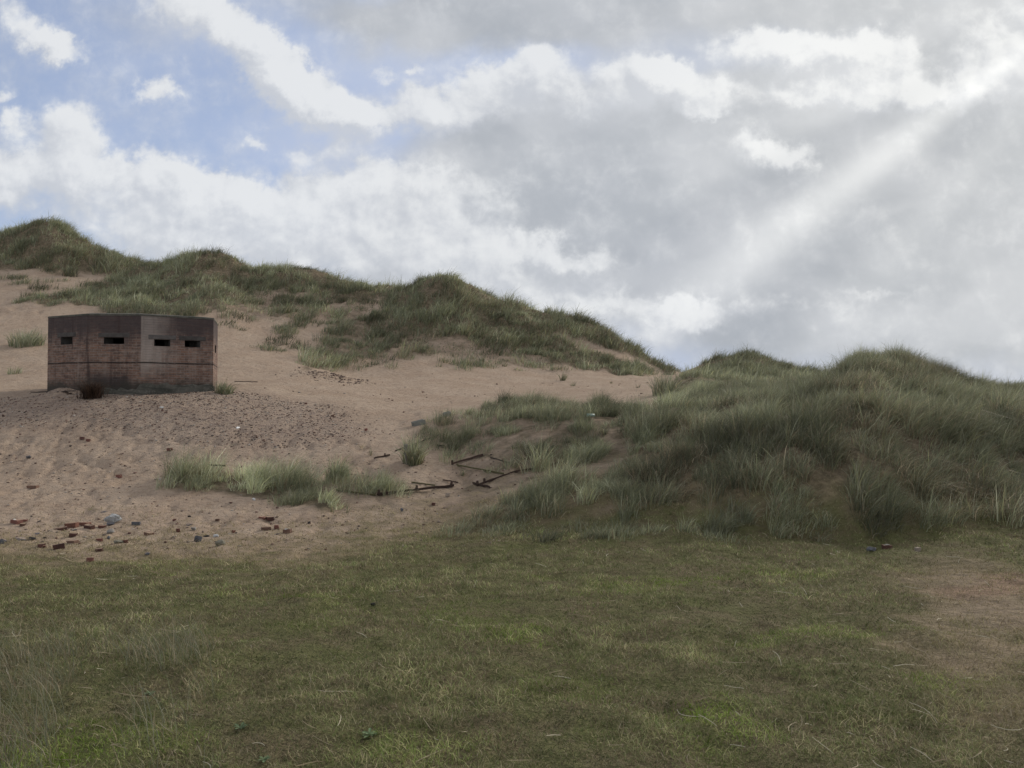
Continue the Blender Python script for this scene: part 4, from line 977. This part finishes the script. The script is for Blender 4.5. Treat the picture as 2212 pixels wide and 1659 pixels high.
cum = t.m('ADD', t.m('MULTIPLY', t.mr(core, -.03, .8), lm), t.m('MULTIPLY', t.mr(core, -.3, .95), t.m('SUBTRACT', 1., lm)))
gry = t.mr(t.m('ADD', gr_f, t.m('MULTIPLY', t.m('SUBTRACT', nS, .5), .5)), .0, .75)
sky = t.n('ShaderNodeTexSky', sky_type='NISHITA', sun_disc=False, sun_elevation=SUN_EL, sun_rotation=SUN_AZ, air_density=1.0, dust_density=.6, ozone_density=1.5)
blue = t.mix(1., sky.outputs[0], (.92, 1.0, 1.18), 'MULTIPLY')
# thin high veil: everywhere a little, more to the right and down
veil = t.mr(t.m('ADD', t.m('MULTIPLY', cx, .055), t.m('MULTIPLY', t.m('SUBTRACT', nS, .5), .9)), -.1, .7, .52, .97)
c = t.mix(veil, blue, (4.7, 5.35, 6.9))
relief = t.m('MULTIPLY', t.m('SUBTRACT', nA, nB), 1.9)
gcol = t.mix(t.mr(t.m('ADD', t.m('MULTIPLY', nS, .93), t.m('MULTIPLY', nA, .07)), .36, .64), (4.0, 4.25, 4.6), (5.0, 5.2, 5.5))
c = t.mix(t.m('MULTIPLY', gry, .95), c, gcol)
# white cumulus: bright rims, greyer hearts
rl2 = t.m('MULTIPLY', t.m('SUBTRACT', nC, t.noise(t.vm('ADD', P, (.07, -.1, 0)), 3.2, 6, .6, .4)), .8)
rim = t.mr(t.m('ADD', t.m('ADD', t.m('MULTIPLY', lit, .9), t.m('MULTIPLY', relief, 1.9)), rl2), -.75, .95)
wcol = t.mix(rim, (5.5, 5.75, 6.2), (7.5, 7.65, 7.8))
c = t.mix(t.m('MULTIPLY', cum, .93), c, wcol)
# brightness towards the veiled sun and the slanting rays below the clouds
sunv = (math.sin(SUN_AZ) * math.cos(SUN_EL), math.cos(SUN_AZ) * math.cos(SUN_EL), math.sin(SUN_EL))
dt = t.vm('DOT_PRODUCT', D, sunv)
c = t.mix(1., c, t.mix(t.mr(dt, .82, .985), (0, 0, 0), (1.15, 1.05, .8)), 'ADD')
sf = sunv[1] * cT + sunv[2] * sT
su = CU / 100 + sunv[0] / sf * F / 100; sv = CV / 100 - (sunv[2] * cT - sunv[1] * sT) / sf * F / 100
ru_, rv_ = t.m('SUBTRACT', su, cx), t.m('SUBTRACT', cy, sv)
ang = t.m('ARCTAN2', rv_, ru_); rad = t.m('SQRT', t.m('ADD', t.m('MULTIPLY', ru_, ru_), t.m('MULTIPLY', rv_, rv_)))
def beam(a0, wdt, amp, r0, r1):
    f_ = t.mr(t.m('ABSOLUTE', t.m('SUBTRACT', ang, a0)), 0, wdt, 1, 0)
    return t.m('MULTIPLY', f_, t.m('MULTIPLY', t.mr(rad, r0, r0 + 2, 0, amp), t.mr(rad, r1 - 5, r1, 1, 0)))
def ang_to(u, v): return math.atan2(v / 100 - sv, su - u / 100)
A0 = ang_to(1853, 378)
bm_ = t.m('ADD', beam(A0, .062, .85, 3.5, 16), beam(A0 - .3, .14, .16, 7, 20))
bm_ = t.m('ADD', bm_, beam(A0 + .2, .06, .2, 4, 14))
bm_ = t.m('ADD', bm_, beam(A0 - .17, .06, .2, 6, 17))
bm_ = t.m('SUBTRACT', bm_, beam(A0 + .1, .07, .3, 5, 16))
bm_ = t.m('SUBTRACT', bm_, beam(A0 - .1, .07, .3, 6, 16))
bc = t.vm('SCALE', (1.75, 1.7, 1.55), sc=bm_)
c = t.vm('ADD', c, bc)
# unseen overcast overhead and behind the camera, set bright to lift the ground light
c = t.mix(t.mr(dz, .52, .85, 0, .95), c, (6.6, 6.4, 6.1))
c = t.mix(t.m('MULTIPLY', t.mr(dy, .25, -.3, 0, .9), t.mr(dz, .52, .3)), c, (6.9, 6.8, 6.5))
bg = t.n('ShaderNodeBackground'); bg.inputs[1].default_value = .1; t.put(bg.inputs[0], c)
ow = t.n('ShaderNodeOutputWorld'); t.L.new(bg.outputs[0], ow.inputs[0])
W.cycles.sampling_method = 'MANUAL'; W.cycles.sample_map_resolution = 512

sl = bpy.data.lights.new('sun', 'SUN'); sl.energy = 2.5; sl.angle = R(14); sl.color = (1, .92, .78)
so = bpy.data.objects.new('sun', sl); C.objects.link(so); so.rotation_euler = Vector(sunv).to_track_quat('Z', 'Y').to_euler(); so.location = (20, 20, 40)

vs = scene.view_settings; vs.view_transform = 'Standard'; vs.look = 'None'; vs.gamma = 1; vs.exposure = .1; vs.use_curve_mapping = False
scene.render.engine = 'CYCLES'; cy_ = scene.cycles
cy_.max_bounces = 6; cy_.diffuse_bounces = 4; cy_.transmission_bounces = 4; cy_.glossy_bounces = 1; cy_.caustics_reflective = False; cy_.caustics_refractive = False
cy_.use_denoising = True
try: cy_.denoiser = 'OPENIMAGEDENOISE'
except Exception: pass
